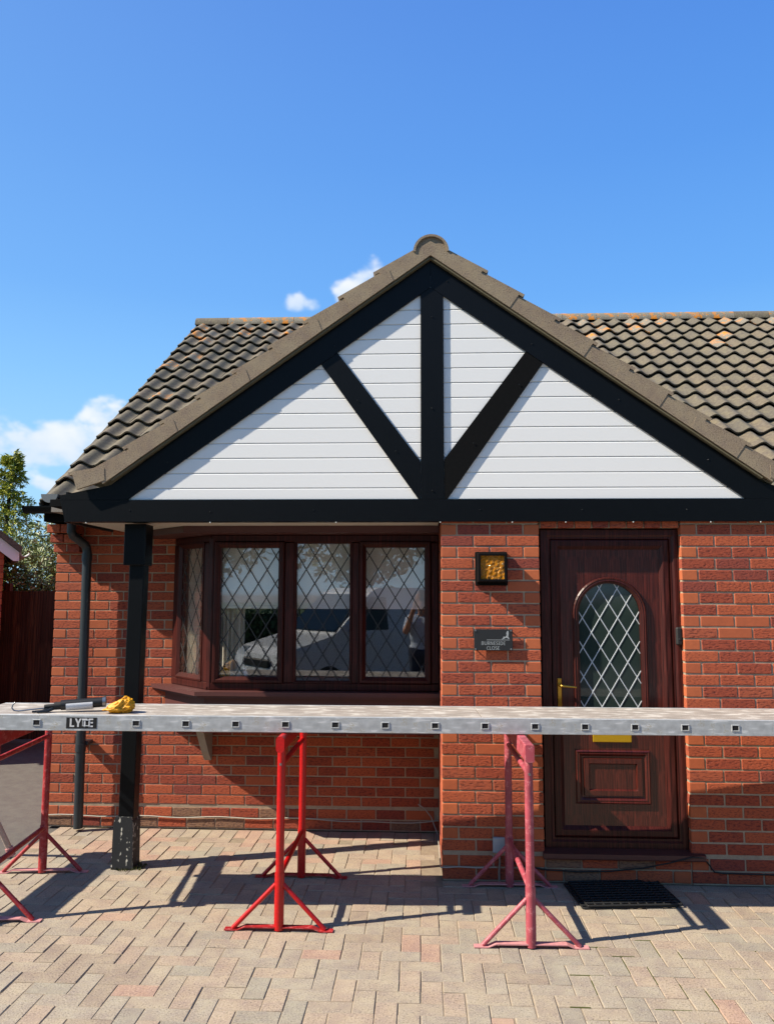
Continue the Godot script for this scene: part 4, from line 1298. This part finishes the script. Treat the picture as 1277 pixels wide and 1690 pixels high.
func make_scaffold() -> void:
	make_trestle("bright red trestle standing in front of the bay window", Vector3(-0.905, 0, -0.01), 0.0, 0.80, 1.0335, M.red, M.red_old, true)
	make_trestle("faded pink-red trestle standing before the brick pier and door", Vector3(0.415, 0, 0.085), 0.02, 0.845, 1.0275, M.red_faded, M.pink, false)
	make_trestle("scuffed red trestle at the left edge beside the side drive", Vector3(-2.605, 0, -0.010), 0.09, 0.78, 1.0405, M.red_old, M.pink, false)
	# staging board
	var bd := thing("staging_board", "long aluminium staging board laid across the red trestles", "scaffold board", Vector3(-0.3, 1.0335, 0.472), 0.040)
	bd.rotation.z = -0.0042
	var L := 5.37
	var C := 0.265
	var D := 0.480
	var H := 0.087
	var b := MB.new()
	# front stile as a channel
	b.cbox(Vector3(C, H / 2, D / 2 - 0.003), Vector3(L, H, 0.006), 0.002)
	b.cbox(Vector3(C, H - 0.004, D / 2 - 0.022), Vector3(L, 0.007, 0.034), 0.001)
	b.cbox(Vector3(C, 0.0045, D / 2 - 0.022), Vector3(L, 0.007, 0.034), 0.001)
	part(bd, "stile", b.mesh(), M.alu)
	b = MB.new()
	b.cbox(Vector3(C, H / 2, -D / 2 + 0.003), Vector3(L, H, 0.006), 0.002)
	b.cbox(Vector3(C, H - 0.004, -D / 2 + 0.022), Vector3(L, 0.007, 0.034), 0.001)
	b.cbox(Vector3(C, 0.0045, -D / 2 + 0.022), Vector3(L, 0.007, 0.034), 0.001)
	part(bd, "stile", b.mesh(), M.alu)
	for s in [[C - L / 2, 0.50], [0.503, C + L / 2]]:
		b = MB.new()
		b.cbox(Vector3((s[0] + s[1]) / 2, H - 0.006, 0), Vector3(s[1] - s[0], 0.012, D - 0.052), 0.002)
		part(bd, "deck", b.mesh(), M.deck)
	# rungs with crimped square ends showing through the stile
	b = MB.new()
	b.frame(0.046, 0.038, [Vector2(0.0, 0.0), Vector2(0.002, 0.0035), Vector2(0.005, 0.0035), Vector2(0.0075, -0.002)])
	var rim := b.mesh()
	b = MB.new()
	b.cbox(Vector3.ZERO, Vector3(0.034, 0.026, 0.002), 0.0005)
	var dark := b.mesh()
	b = MB.new()
	b.cbox(Vector3.ZERO, Vector3(0.031, 0.023, D - 0.02), 0.003)
	var rung := b.mesh()
	var x := -2.85 + 0.2805 * 2.0
	while x < 2.9:
		var r := part(bd, "rung", rung, M.alu, at(x, H * 0.50, 0))
		part(r, "rung_end", rim, M.alu, at(0, 0, D / 2 + 0.0005))
		part(r, "rung_hollow_shade", dark, M.hole, at(0, 0, D / 2 + 0.0008))  # flat dark plate on the solid rung, painted as shade of a hollow
		x += 0.2805
	# maker's sticker
	part(bd, "sticker", cb(Vector3(0.172, 0.060, 0.0012), 0.0), M.ink, at(-1.755, H * 0.5, D / 2 + 0.0008))
	var font := SystemFont.new()
	font.font_names = PackedStringArray(["Droid Sans"])
	font.font_weight = 800
	var tm := TextMesh.new()
	tm.text = "LYTE"
	tm.font = font
	tm.font_size = 48
	tm.pixel_size = 0.00132
	tm.depth = 0.001
	part(bd, "lettering", tm, M.white, at(-1.755, H * 0.5, D / 2 + 0.0022))
	# what lies on the board, in its own axes
	var top := bd.transform * Vector3(-1.92, H + 0.0005, 0.13)
	var g := thing("sealant_gun", "black and white sealant gun with hooked rod lying on the board", "sealant gun", top, 0.27)
	b = MB.new()
	var hook := [Vector3(-0.055, 0.024, 0)]
	for k in 9:
		var a := PI * 0.15 + PI * 0.95 * k / 8.0
		hook.append(Vector3(-0.235 - 0.030 * sin(a), 0.043 + 0.030 * -cos(a) * -1.0 - 0.022, 0.0))
	hook = [Vector3(-0.055, 0.026, 0), Vector3(-0.16, 0.018, 0.004), Vector3(-0.225, 0.012, 0.008), Vector3(-0.250, 0.016, 0.008), Vector3(-0.262, 0.030, 0.006), Vector3(-0.258, 0.048, 0.004), Vector3(-0.246, 0.060, 0.002)]
	b.tube(hook, 0.0042, 8)
	part(g, "rod", b.mesh(), M.steel)
	b = MB.new()
	b.tube([Vector3(-0.09, 0.030, 0), Vector3(-0.04, 0.034, 0), Vector3(-0.035, 0.034, 0), Vector3(0.0, 0.036, 0)], [0.013, 0.013, 0.022, 0.022], 12)
	part(g, "gun_body", b.mesh(), M.rubber)
	b = MB.new()
	b.tube([Vector3(-0.035, 0.024, 0.0), Vector3(-0.07, 0.010, 0.03), Vector3(-0.12, 0.009, 0.05)], [0.011, 0.009, 0.007], 10)
	b.tube([Vector3(-0.055, 0.024, 0.0), Vector3(-0.10, 0.010, 0.018), Vector3(-0.15, 0.009, 0.03)], [0.008, 0.007, 0.006], 10)
	part(g, "trigger", b.mesh(), M.slate)
	b = MB.new()
	b.tube([Vector3(0.0, 0.038, 0), Vector3(0.225, 0.050, 0), Vector3(0.235, 0.051, 0), Vector3(0.240, 0.051, 0)], [0.0285, 0.0285, 0.0275, 0.020], 16)
	part(g, "cartridge", b.mesh(), M.ink)
	b = MB.new()
	b.tube([Vector3(0.03, 0.034, 0.0035), Vector3(0.175, 0.0415, 0.0035)], 0.0278, 16)
	part(g, "cartridge_label", b.mesh(), M.white)
	b = MB.new()
	b.tube([Vector3(0.228, 0.051, 0), Vector3(0.246, 0.052, 0)], [0.030, 0.030], 16)
	part(g, "end_plate", b.mesh(), M.steel)
	# crumpled yellow cloth
	var f := FastNoiseLite.new()
	f.seed = 8
	f.frequency = 1.0
	b = MB.new()
	var NU := 44
	var NV := 28
	var pt := func(i, j):
		var a: float = TAU * (posmod(i, NU)) / NU
		var c: float = PI * clampf(j, 0.05, NV - 0.05) / NV
		var d := Vector3(cos(a) * sin(c), cos(c), sin(a) * sin(c))
		var n1: float = f.get_noise_3dv(d * 1.1)
		var n2: float = absf(f.get_noise_3dv(d * 2.3 + Vector3(5, 0, 0)))
		var rad := 1.06 + 0.40 * n1 - 0.42 * n2
		var p := Vector3(d.x * 0.054, d.y * 0.052, d.z * 0.058) * rad
		# one corner is drawn out flat to the left
		if d.x < 0.0: p = Vector3(p.x * (1.0 - d.x * 1.15), p.y * (1.0 + d.x * 0.55) + d.x * 0.014, p.z + d.x * -0.02)
		p.y = maxf(p.y + 0.036, 0.0015)
		return p
	var grid := []
	var gn := []
	for i in NU:
		for j in NV + 1:
			grid.append(pt.call(i, j))
			var du: Vector3 = pt.call(i + 1, j) - pt.call(i - 1, j)
			var dv: Vector3 = pt.call(i, j + 0.5) - pt.call(i, j - 0.5)
			var nn := du.cross(dv).normalized()
			if nn.dot(grid[-1] - Vector3(0, 0.02, 0)) < 0.0: nn = -nn
			gn.append(nn)
	for i in NU:
		for j in NV:
			var k0 := i * (NV + 1) + j
			var k1 := ((i + 1) % NU) * (NV + 1) + j
			b.strip(grid[k0], grid[k1], grid[k1 + 1], gn[k0], gn[k1], gn[k1 + 1])
			b.strip(grid[k0], grid[k1 + 1], grid[k0 + 1], gn[k0], gn[k1 + 1], gn[k0 + 1])
	var o := part(self, "cloth", b.mesh(), M.yellow, Transform3D(Basis(Vector3.UP, 0.05), bd.transform * Vector3(-1.555, H + 0.0005, 0.135)))
	tag(o, "crumpled yellow cloth lying on the aluminium board", "cloth")
	# work platform standing mostly outside the left edge; one pale leg shows
	var lad := thing("work_platform", "pale paint-spattered work platform whose splayed leg shows at left edge", "platform", Vector3(-2.975, 0, -0.325))
	part(lad, "platform_board", cb(Vector3(0.27, 0.035, 1.12), 0.004), M.deck, at(-0.42, 0.965, 0.78))
	for q in [0.0, 1.58]:
		for sx in [0.0, 1.0]:
			b = MB.new()
			var foot := Vector3(-0.84 * sx, 0.012, q)
			var head := Vector3(-0.315 - 0.21 * sx, 0.945, 0.30 if q < 0.1 else 1.28)
			b.tube([foot, foot.lerp(head, 0.5), head], 0.020, 10)
			var leg := part(lad, "leg", b.mesh(), M.ladder)
			b = MB.new()
			b.tube([foot - Vector3(0, 0.010, 0), foot + (head - foot) * 0.05], 0.027, 10)
			part(leg, "rubber_foot", b.mesh(), M.pink)
		b = MB.new()
		b.tube([Vector3(-0.16, 0.48, q + (0.15 if q < 0.1 else -0.15)), Vector3(-0.68, 0.48, q + (0.15 if q < 0.1 else -0.15))], 0.014, 8)
		part(lad, "cross_bar", b.mesh(), M.ladder)

# ---------------------------------------------------------------- left background
func leaf(b: MB, p: Vector3, d: Vector3, side: Vector3, l: float, w: float) -> void:
	var n := d.cross(side)
	var m := p + d * l * 0.5 + n * l * 0.06
	var e := p + d * l
	b.tri(p, m + side * w, e, n)
	b.tri(p, m - side * w, e, n)

func rnd_dir(r: RandomNumberGenerator) -> Vector3:
	while true:
		var v := Vector3(r.randf_range(-1, 1), r.randf_range(-1, 1), r.randf_range(-1, 1))
		if v.length() < 1.0 and v.length() > 0.1: return v.normalized()
	return Vector3.UP

func make_tree(called: String, label: String, at0: Vector3, trunk_h: float, c: Vector3, rad: Vector3, clumps: int, per: int, ll: float, lw: float, mats: Array, sd: int, group := "") -> Node3D:
	var r := RandomNumberGenerator.new()
	r.seed = sd
	var t := thing(called, label, "tree" if called.contains("tree") else "shrub", at0, 0.0, group)
	var b := MB.new()
	var tr := 0.03 + trunk_h * 0.035
	b.tube([Vector3.ZERO, Vector3(0.03, trunk_h * 0.5, 0.02), Vector3(0.0, trunk_h, 0)], [tr, tr * 0.8, tr * 0.55], 9)
	var heads := []
	for k in clumps:
		var d := rnd_dir(r)
		var q := c + Vector3(d.x * rad.x, d.y * rad.y, d.z * rad.z) * pow(r.randf(), 0.45) * r.randf_range(0.75, 1.05)
		heads.append(q)
		if k % 4 == 0: b.tube([Vector3(0, trunk_h * r.randf_range(0.5, 1.0), 0), (Vector3(0, trunk_h, 0) + q) / 2 + Vector3(0, 0.1, 0), q], [tr * 0.4, tr * 0.25, tr * 0.08], 5)
	part(t, "trunk", b.mesh(), M.bark)
	var crown := []
	for k in mats.size(): crown.append(MB.new())
	for q in heads:
		var cr := rad.x * r.randf_range(0.16, 0.30)
		for k in per:
			var d := rnd_dir(r)
			var p: Vector3 = q + d * cr * pow(r.randf(), 0.5)
			var dr := (d + rnd_dir(r) * 0.9 + Vector3(0, 0.15, 0)).normalized()
			var sdv := dr.cross(rnd_dir(r)).normalized()
			leaf(crown[r.randi() % mats.size()], p, dr, sdv, ll * r.randf_range(0.6, 1.2), lw)
	var joined := ArrayMesh.new()
	for k in mats.size():
		var a := []
		a.resize(Mesh.ARRAY_MAX)
		a[Mesh.ARRAY_VERTEX] = crown[k].P
		a[Mesh.ARRAY_NORMAL] = crown[k].N
		joined.add_surface_from_arrays(Mesh.PRIMITIVE_TRIANGLES, a)
	var o := MeshInstance3D.new()
	o.name = "crown"
	o.mesh = joined
	for k in mats.size(): o.set_surface_override_material(k, mats[k])
	t.add_child(o)
	return t

func make_left_background() -> void:
	# fence across the side passage
	var f := thing("fence", "dark brown vertical board fence across the side passage", "fence", Vector3(-4.3, 0, -4.6))
	var r := RandomNumberGenerator.new()
	r.seed = 12
	for k in 23:
		var b := MB.new()
		b.cbox(Vector3(0, 0.93 + r.randf_range(-0.004, 0.006), 0), Vector3(0.118, 1.84, 0.016), 0.003, Basis(Vector3.UP, 0.07))
		part(f, "board", b.mesh(), [M.fence, M.fence_pale, M.fence][r.randi() % 3], at(-1.18 + k * 0.108, 0, r.randf_range(-0.002, 0.002)))
	for y in [0.35, 1.5]:
		part(f, "rail", cb(Vector3(2.45, 0.08, 0.04), 0.003), M.fence, at(0, y, -0.035))
	for x in [-1.15, 1.12]:
		part(f, "post", cb(Vector3(0.08, 1.95, 0.08), 0.004), M.fence, at(x, 0.975, -0.10))
	# neighbour's garage
	var n := thing("garage", "neighbouring red brick garage with white bargeboards at the left edge", "garage", Vector3(-4.93, 0, -3.6) + Vector3(-1.505, 0, 0).rotated(Vector3.UP, 0.54), 0.54)
	var b := MB.new()
	b.prism(pl([-0.3, 0.0, 1.50, 0.0, 1.50, 2.28, 0.6, 2.98, -0.3, 2.28]), -5.0, -0.006)
	var w := part(n, "wall", b.mesh(), M.brick1)
	for k in 30:
		var y := 0.04 + k * 0.075
		lay(w, Vector3(1.07 if k % 2 == 0 else 1.07, 0, 0), Vector3(1, 0, 0), Vector3(0, 0, 1), 0.435, Vector2(y, y + 0.065), k % 2 == 0, 0.2225)
		lay(w, Vector3(1.505, 0, -0.012), Vector3(0, 0, -1), Vector3(1, 0, 0), 0.44, Vector2(y, y + 0.065), k % 2 == 1, 0.2225)
	for sd in [-1, 1]:
		b = MB.new()
		b.prism(pl([0.6, 3.20, 0.6 + sd * 1.08, 2.355, 0.6 + sd * 1.08, 2.28, 0.6, 3.125]), -5.1, 0.10)
		part(n, "roof", b.mesh(), M.tile1)
		b = MB.new()
		b.prism(pl([0.6, 3.12, 0.6 + sd * 1.06, 2.29, 0.6 + sd * 1.06, 2.19, 0.6 + sd * 1.0, 2.19, 0.6, 2.96]), 0.02, 0.045)
		part(n, "bargeboard", b.mesh(), M.clad)
		b = MB.new()
		b.lathe([Vector2(0.045, 0), Vector2(0.052, 0), Vector2(0.052, 5.0), Vector2(0.045, 5.0)], 12, Transform3D(Basis(Vector3(1, 0, 0), Vector3(0, 0, -1), Vector3(0, -1, 0)), Vector3(0.6 + sd * 1.12, 2.29, 0.05)), PI)
		part(n, "gutter", b.mesh(), M.white)
	# shrub and conifer
	make_tree("bushy_shrub", "bushy olive green shrub growing behind the brown fence", Vector3(-5.75, 0, -6.3), 1.2, Vector3(0.05, 1.72, 0), Vector3(1.25, 1.28, 0.85), 150, 95, 0.10, 0.013, [M.leaf0, M.leaf1, M.leaf2], 61)
	var t := thing("conifer_tree", "golden green conifer rising behind the shrub at left edge", "tree", Vector3(-9.55, 0, -12.0))
	b = MB.new()
	b.tube([Vector3.ZERO, Vector3(0.02, 2.5, 0), Vector3(0.12, 4.95, 0)], [0.13, 0.08, 0.012], 9)
	part(t, "trunk", b.mesh(), M.bark)
	r.seed = 18
	var tip := MB.new()
	var inner := MB.new()
	for k in 300:
		var h := 0.5 + 4.45 * pow(r.randf(), 0.8)
		var a := r.randf() * TAU
		var reach := (5.15 - h) * 0.36 * r.randf_range(0.75, 1.1) + 0.06
		var o0 := Vector3(0.12 * h / 5.0, h, 0)
		var dir := Vector3(cos(a), 0, sin(a))
		for s in 46:
			var u := pow(r.randf(), 0.7)
			var p := o0 + dir * reach * u + Vector3(0, 0.16 * u - 0.42 * u * u * reach, 0) + rnd_dir(r) * 0.06 * (1.2 - u)
			var d := (dir * 0.8 + rnd_dir(r) * 0.9 + Vector3(0, -0.35, 0)).normalized()
			leaf(tip if r.randf() < 0.35 + 0.5 * u else inner, p, d, d.cross(rnd_dir(r)).normalized(), r.randf_range(0.06, 0.14), 0.014)
	part(t, "crown", tip.mesh(), M.gold_leaf)
	part(t, "crown", inner.mesh(), M.dark_leaf)

# ---------------------------------------------------------------- behind the camera, mirrored in the bay window
func make_street() -> void:
	var v := thing("van", "white van parked in the street, mirrored in the bay window", "van", Vector3(-1.05, 0, 8.55), -0.66)
	# the van points towards -x in its own axes; y up, z across
	var b := MB.new()
	var low := pl([-2.42, 0.30, -2.46, 0.48, -2.42, 0.62, -2.36, 0.80, -2.20, 0.92, -1.45, 1.12, -1.40, 1.14, 2.45, 1.14, 2.47, 0.35, 2.40, 0.28])
	b.prism(low, -0.93, 0.93)
	b.prism(pl([-2.40, 0.60, -2.2, 0.90, 2.40, 1.10, 2.40, 0.45, -2.40, 0.45]), -0.955, 0.955)
	var body := part(v, "body", b.mesh(), M.van_white)
	b = MB.new()
	# upper body leans in towards the roof
	var s0 := [Vector2(-1.42, 1.13), Vector2(-0.62, 1.86), Vector2(-0.42, 1.95), Vector2(2.30, 1.95), Vector2(2.42, 1.88), Vector2(2.46, 1.13)]
	for i in s0.size():
		var p: Vector2 = s0[i]
		var q: Vector2 = s0[(i + 1) % s0.size()]
		var wp := 0.93 - (p.y - 1.13) * 0.16
		var wq := 0.93 - (q.y - 1.13) * 0.16
		b.quad(Vector3(p.x, p.y, -wp), Vector3(q.x, q.y, -wq), Vector3(q.x, q.y, wq), Vector3(p.x, p.y, wp), Vector3((p + q).x / 2 - 0.6, (p + q).y / 2 - 1.4, 0))
	for sd in [-1, 1]:
		for i in range(1, s0.size() - 1):
			var w := func(p): return 0.93 - (p.y - 1.13) * 0.16
			b.tri(Vector3(s0[0].x, s0[0].y, sd * w.call(s0[0])), Vector3(s0[i].x, s0[i].y, sd * w.call(s0[i])), Vector3(s0[i + 1].x, s0[i + 1].y, sd * w.call(s0[i + 1])), Vector3(0, 0, sd))
	part(v, "cab", b.mesh(), M.van_white)
	b = MB.new()
	b.quad(Vector3(-1.375, 1.185, -0.84), Vector3(-1.375, 1.185, 0.84), Vector3(-0.675, 1.825, 0.76), Vector3(-0.675, 1.825, -0.76), Vector3(-1, 1, 0))
	part(v, "windscreen", b.mesh(), M.van_glass, at(-0.012, 0.012, 0))
	for sd in [-1, 1]:
		b = MB.new()
		b.quad(Vector3(-1.15, 1.20, sd * 0.925), Vector3(-0.30, 1.20, sd * 0.925), Vector3(-0.30, 1.78, sd * 0.833), Vector3(-0.62, 1.78, sd * 0.833), Vector3(0, 0, sd))
		part(v, "side_window", b.mesh(), M.van_glass)
		b = MB.new()
		b.cbox(Vector3(-2.26, 0.80, sd * 0.74), Vector3(0.24, 0.15, 0.34), 0.05, Basis(Vector3(0, 0, 1), 0.5))
		part(v, "headlight", b.mesh(), M.lamp_glass)
		b = MB.new()
		b.cbox(Vector3(-1.12, 1.26, sd * 1.05), Vector3(0.10, 0.22, 0.16), 0.04)
		part(v, "wing_mirror", b.mesh(), M.van_black)
		for x in [-1.55, 1.55]:
			b = MB.new()
			var wx := Transform3D(Basis(Vector3(1, 0, 0), Vector3(0, 0, sd), Vector3(0, 1, 0)), Vector3(x, 0.32, sd * 0.74))
			b.lathe([Vector2(0.20, 0.0), Vector2(0.31, 0.0), Vector2(0.32, 0.03), Vector2(0.32, 0.19), Vector2(0.30, 0.22), Vector2(0.20, 0.22)], 24, wx)
			var wh := part(v, "wheel", b.mesh(), M.rubber)
			b = MB.new()
			b.lathe([Vector2(0.0, 0.205), Vector2(0.06, 0.21), Vector2(0.19, 0.195), Vector2(0.205, 0.215)], 20, wx)
			part(wh, "rim", b.mesh(), M.steel)
	b = MB.new()
	b.cbox(Vector3(-2.43, 0.66, 0), Vector3(0.06, 0.14, 1.0), 0.02)
	b.cbox(Vector3(-2.44, 0.40, 0), Vector3(0.08, 0.14, 1.6), 0.03)
	part(v, "grille", b.mesh(), M.van_black)
	# hedge and trees over the road; trees added and enlarged to block low sky
	for k in 7:
		make_tree("enlarged_street_tree", "broad leafy tree across the road, row enlarged to block low sky light, %s in the row" % ["first", "second", "third", "fourth", "fifth", "sixth", "seventh"][k], Vector3(-17.0 + k * 4.9, 0, 19.0 + (k % 2) * 1.6), 2.8, Vector3(0, 4.9, 0), Vector3(3.0, 3.1, 2.2), 110, 45, 0.34, 0.085, [M.leaf0, M.leaf1], 90 + k, "trees across the road")
	var h := thing("hedge", "clipped green hedge along the far side of the road", "hedge", Vector3(-2.0, 0, 17.0))
	var r := RandomNumberGenerator.new()
	r.seed = 40
	b = MB.new()
	b.cbox(Vector3(0, 0.65, 0), Vector3(21.6, 1.2, 0.7), 0.05)
	part(h, "branches", b.mesh(), M.bark)
	b = MB.new()
	for k in 9000:
		var p := Vector3(r.randf_range(-10.9, 10.9), r.randf_range(0.02, 1.4), r.randf_range(-0.5, 0.5))
		if r.randf() < 0.6: p.z = -0.45 + r.randf_range(-0.06, 0.06)
		var d := rnd_dir(r)
		leaf(b, p, d, d.cross(rnd_dir(r)).normalized(), 0.16, 0.05)
	part(h, "foliage", b.mesh(), M.leaf1)
	make_person()

# a smooth skin round tapered bones, as surface nets
func skin(b: MB, bones: Array, cell: float, blend: float) -> void:
	var lo := Vector3.INF
	var hi := -Vector3.INF
	for q in bones:
		var m: float = maxf(q[2], q[3]) + blend + cell * 2
		lo = lo.min(q[0] - Vector3.ONE * m).min(q[1] - Vector3.ONE * m)
		hi = hi.max(q[0] + Vector3.ONE * m).max(q[1] + Vector3.ONE * m)
	var n := Vector3i(((hi - lo) / cell).ceil()) + Vector3i.ONE
	var F := PackedFloat32Array()
	F.resize(n.x * n.y * n.z)
	F.fill(1.0)
	for q in bones:
		var m: float = maxf(q[2], q[3]) + blend + cell * 1.5
		var a0 := Vector3i(((Vector3(q[0]).min(q[1]) - Vector3.ONE * m - lo) / cell).floor()).clamp(Vector3i.ZERO, n - Vector3i.ONE)
		var a1 := Vector3i(((Vector3(q[0]).max(q[1]) + Vector3.ONE * m - lo) / cell).ceil()).clamp(Vector3i.ZERO, n - Vector3i.ONE)
		var ab: Vector3 = q[1] - q[0]
		var ll := maxf(ab.length_squared(), 1e-9)
		for x in range(a0.x, a1.x + 1):
			for y in range(a0.y, a1.y + 1):
				for z in range(a0.z, a1.z + 1):
					var p := lo + Vector3(x, y, z) * cell
					var t := clampf((p - q[0]).dot(ab) / ll, 0, 1)
					var d: float = p.distance_to(q[0] + ab * t) - lerpf(q[2], q[3], t)
					var k := (x * n.y + y) * n.z + z
					var f := F[k]
					var hh := maxf(blend - absf(f - d), 0.0) / blend
					F[k] = minf(f, d) - hh * hh * blend * 0.25
	var V := {}
	var at_ := func(x, y, z): return F[(x * n.y + y) * n.z + z]
	for x in n.x - 1:
		for y in n.y - 1:
			for z in n.z - 1:
				var k := (x * n.y + y) * n.z + z
				var c := [F[k], F[k + n.y * n.z], F[k + n.z], F[k + n.y * n.z + n.z], F[k + 1], F[k + n.y * n.z + 1], F[k + n.z + 1], F[k + n.y * n.z + n.z + 1]]
				var neg := 0
				for e in c:
					if e < 0.0: neg += 1
				if neg == 0 or neg == 8: continue
				var sum := Vector3.ZERO
				var cnt := 0
				for e in [[0, 1], [2, 3], [4, 5], [6, 7], [0, 2], [1, 3], [4, 6], [5, 7], [0, 4], [1, 5], [2, 6], [3, 7]]:
					var fa: float = c[e[0]]
					var fb: float = c[e[1]]
					if (fa < 0.0) == (fb < 0.0): continue
					var t := fa / (fa - fb)
					var pa := Vector3(e[0] & 1, (e[0] >> 1) & 1, (e[0] >> 2) & 1)
					var pb := Vector3(e[1] & 1, (e[1] >> 1) & 1, (e[1] >> 2) & 1)
					sum += pa.lerp(pb, t)
					cnt += 1
				var g := Vector3(c[1] + c[3] + c[5] + c[7] - c[0] - c[2] - c[4] - c[6], c[2] + c[3] + c[6] + c[7] - c[0] - c[1] - c[4] - c[5], c[4] + c[5] + c[6] + c[7] - c[0] - c[1] - c[2] - c[3])
				V[Vector3i(x, y, z)] = [lo + (Vector3(x, y, z) + sum / cnt) * cell, g.normalized()]
	for key in V:
		var q: Vector3i = key
		for ax in 3:
			var e := Vector3i(1 if ax == 0 else 0, 1 if ax == 1 else 0, 1 if ax == 2 else 0)
			var u := Vector3i(e.z, e.x, e.y)
			var w := Vector3i(e.y, e.z, e.x)
			var k0 := (q.x * n.y + q.y) * n.z + q.z
			var q2 := q + e
			var k1 := (q2.x * n.y + q2.y) * n.z + q2.z
			if (F[k0] < 0.0) == (F[k1] < 0.0): continue
			if not (V.has(q - u) and V.has(q - w) and V.has(q - u - w)): continue
			var A: Array = V[q]
			var B: Array = V[q - u]
			var C: Array = V[q - u - w]
			var D: Array = V[q - w]
			b.strip(A[0], B[0], C[0], A[1], B[1], C[1])
			b.strip(A[0], C[0], D[0], A[1], C[1], D[1])

func make_person() -> void:
	var t := thing("person", "person in pale T-shirt and jeans photographing, mirrored in the bay window", "person", Vector3(-0.13, 0, 5.70))
	var V := func(x, y, z): return Vector3(x, y, z)
	var sk := []
	# head, neck, arms raised to a phone held in front of the face
	sk.append_array([[V.call(0, 1.70, 0.0), V.call(0, 1.76, 0.01), 0.078, 0.086], [V.call(0, 1.62, -0.02), V.call(0, 1.70, -0.01), 0.060, 0.075], [V.call(0, 1.47, 0.02), V.call(0, 1.62, 0.0), 0.058, 0.052], [V.call(0, 1.685, -0.085), V.call(0, 1.66, -0.098), 0.010, 0.016], [V.call(0.082, 1.69, 0.01), V.call(0.084, 1.66, 0.01), 0.016, 0.012], [V.call(-0.082, 1.69, 0.01), V.call(-0.084, 1.66, 0.01), 0.016, 0.012]])
	var torso := [[V.call(0, 1.05, 0.02), V.call(0, 1.20, 0.02), 0.125, 0.130], [V.call(0.06, 1.18, 0.02), V.call(0.08, 1.36, 0.01), 0.115, 0.115], [V.call(-0.06, 1.18, 0.02), V.call(-0.08, 1.36, 0.01), 0.115, 0.115], [V.call(-0.15, 1.43, 0.02), V.call(0.15, 1.43, 0.02), 0.072, 0.072], [V.call(-0.06, 0.97, 0.02), V.call(0.06, 0.97, 0.02), 0.130, 0.130]]
	var arms := []
	var fore := []
	for s in [-1, 1]:
		arms.append([V.call(s * 0.185, 1.44, 0.01), V.call(s * 0.235, 1.27, -0.13), 0.056, 0.046])
		fore.append([V.call(s * 0.235, 1.27, -0.13), V.call(s * 0.075, 1.735, -0.385), 0.044, 0.028])
	var legs := []
	for s in [-1, 1]:
		legs.append([V.call(s * 0.095, 0.93, 0.02), V.call(s * 0.105, 0.50, 0.01), 0.092, 0.058])
		legs.append([V.call(s * 0.105, 0.50, 0.01), V.call(s * 0.11, 0.09, 0.04), 0.058, 0.040])
	var b := MB.new()
	skin(b, sk + torso + arms + fore + legs, 0.018, 0.04)
	for s in [-1, 1]:
		var h := []
		h.append([V.call(s * 0.073, 1.74, -0.388), V.call(s * 0.058, 1.80, -0.420), 0.026, 0.030])
		for k in 4:
			var y := 1.775 + k * 0.019
			h.append([V.call(s * 0.060, y, -0.428), V.call(s * 0.052, y + 0.006, -0.462), 0.0095, 0.009])
			h.append([V.call(s * 0.052, y + 0.006, -0.462), V.call(s * 0.030 - s * 0.002 * k, y + 0.008, -0.474), 0.009, 0.008])
		h.append([V.call(s * 0.060, 1.765, -0.415), V.call(s * 0.035, 1.775, -0.438), 0.011, 0.010])
		h.append([V.call(s * 0.035, 1.775, -0.438), V.call(s * 0.020, 1.79, -0.444), 0.010, 0.008])
		skin(b, h, 0.006, 0.008)
	part(t, "body", b.mesh(), M.skin)
	var grow := func(list, d):
		var o := []
		for q in list: o.append([q[0], q[1], q[2] + d, q[3] + d])
		return o
	b = MB.new()
	var sleeves := []
	for q in arms: sleeves.append([q[0], Vector3(q[0]).lerp(q[1], 0.75), q[2] + 0.012, q[3] + 0.022])
	skin(b, grow.call(torso, 0.012) + sleeves, 0.02, 0.04)
	part(t, "shirt", b.mesh(), M.shirt)
	b = MB.new()
	skin(b, grow.call(legs, 0.014) + [[V.call(-0.06, 0.95, 0.02), V.call(0.06, 0.95, 0.02), 0.150, 0.150]], 0.022, 0.03)
	part(t, "jeans", b.mesh(), M.jeans)
	b = MB.new()
	skin(b, [[V.call(0, 1.775, 0.02), V.call(0, 1.80, 0.015), 0.092, 0.082], [V.call(0, 1.70, 0.045), V.call(0, 1.78, 0.04), 0.066, 0.080]], 0.014, 0.02)
	part(t, "hair", b.mesh(), M.hair)
	for s in [-1, 1]:
		b = MB.new()
		skin(b, [[V.call(s * 0.11, 0.045, 0.07), V.call(s * 0.12, 0.040, -0.13), 0.044, 0.036]], 0.016, 0.01)
		part(t, "shoe", b.mesh(), M.shoe)
	var ph := thing("phone", "dark phone held up in both hands of the person", "phone", Vector3(-0.13, 1.81, 5.258))
	part(ph, "case", cb(Vector3(0.075, 0.150, 0.009), 0.003), M.rubber)
	part(ph, "screen", cb(Vector3(0.068, 0.140, 0.001), 0.0), M.van_glass, at(0, 0, 0.0052))

func _ready() -> void:
	rng.seed = 3
	make_camera_and_light()
	make_textures()
	make_materials()
	make_ground()
	make_walls()
	make_gable()
	make_main_roof()
	make_bay()
	make_door()
	make_fittings()
	make_scaffold()
	make_left_background()
	make_street()
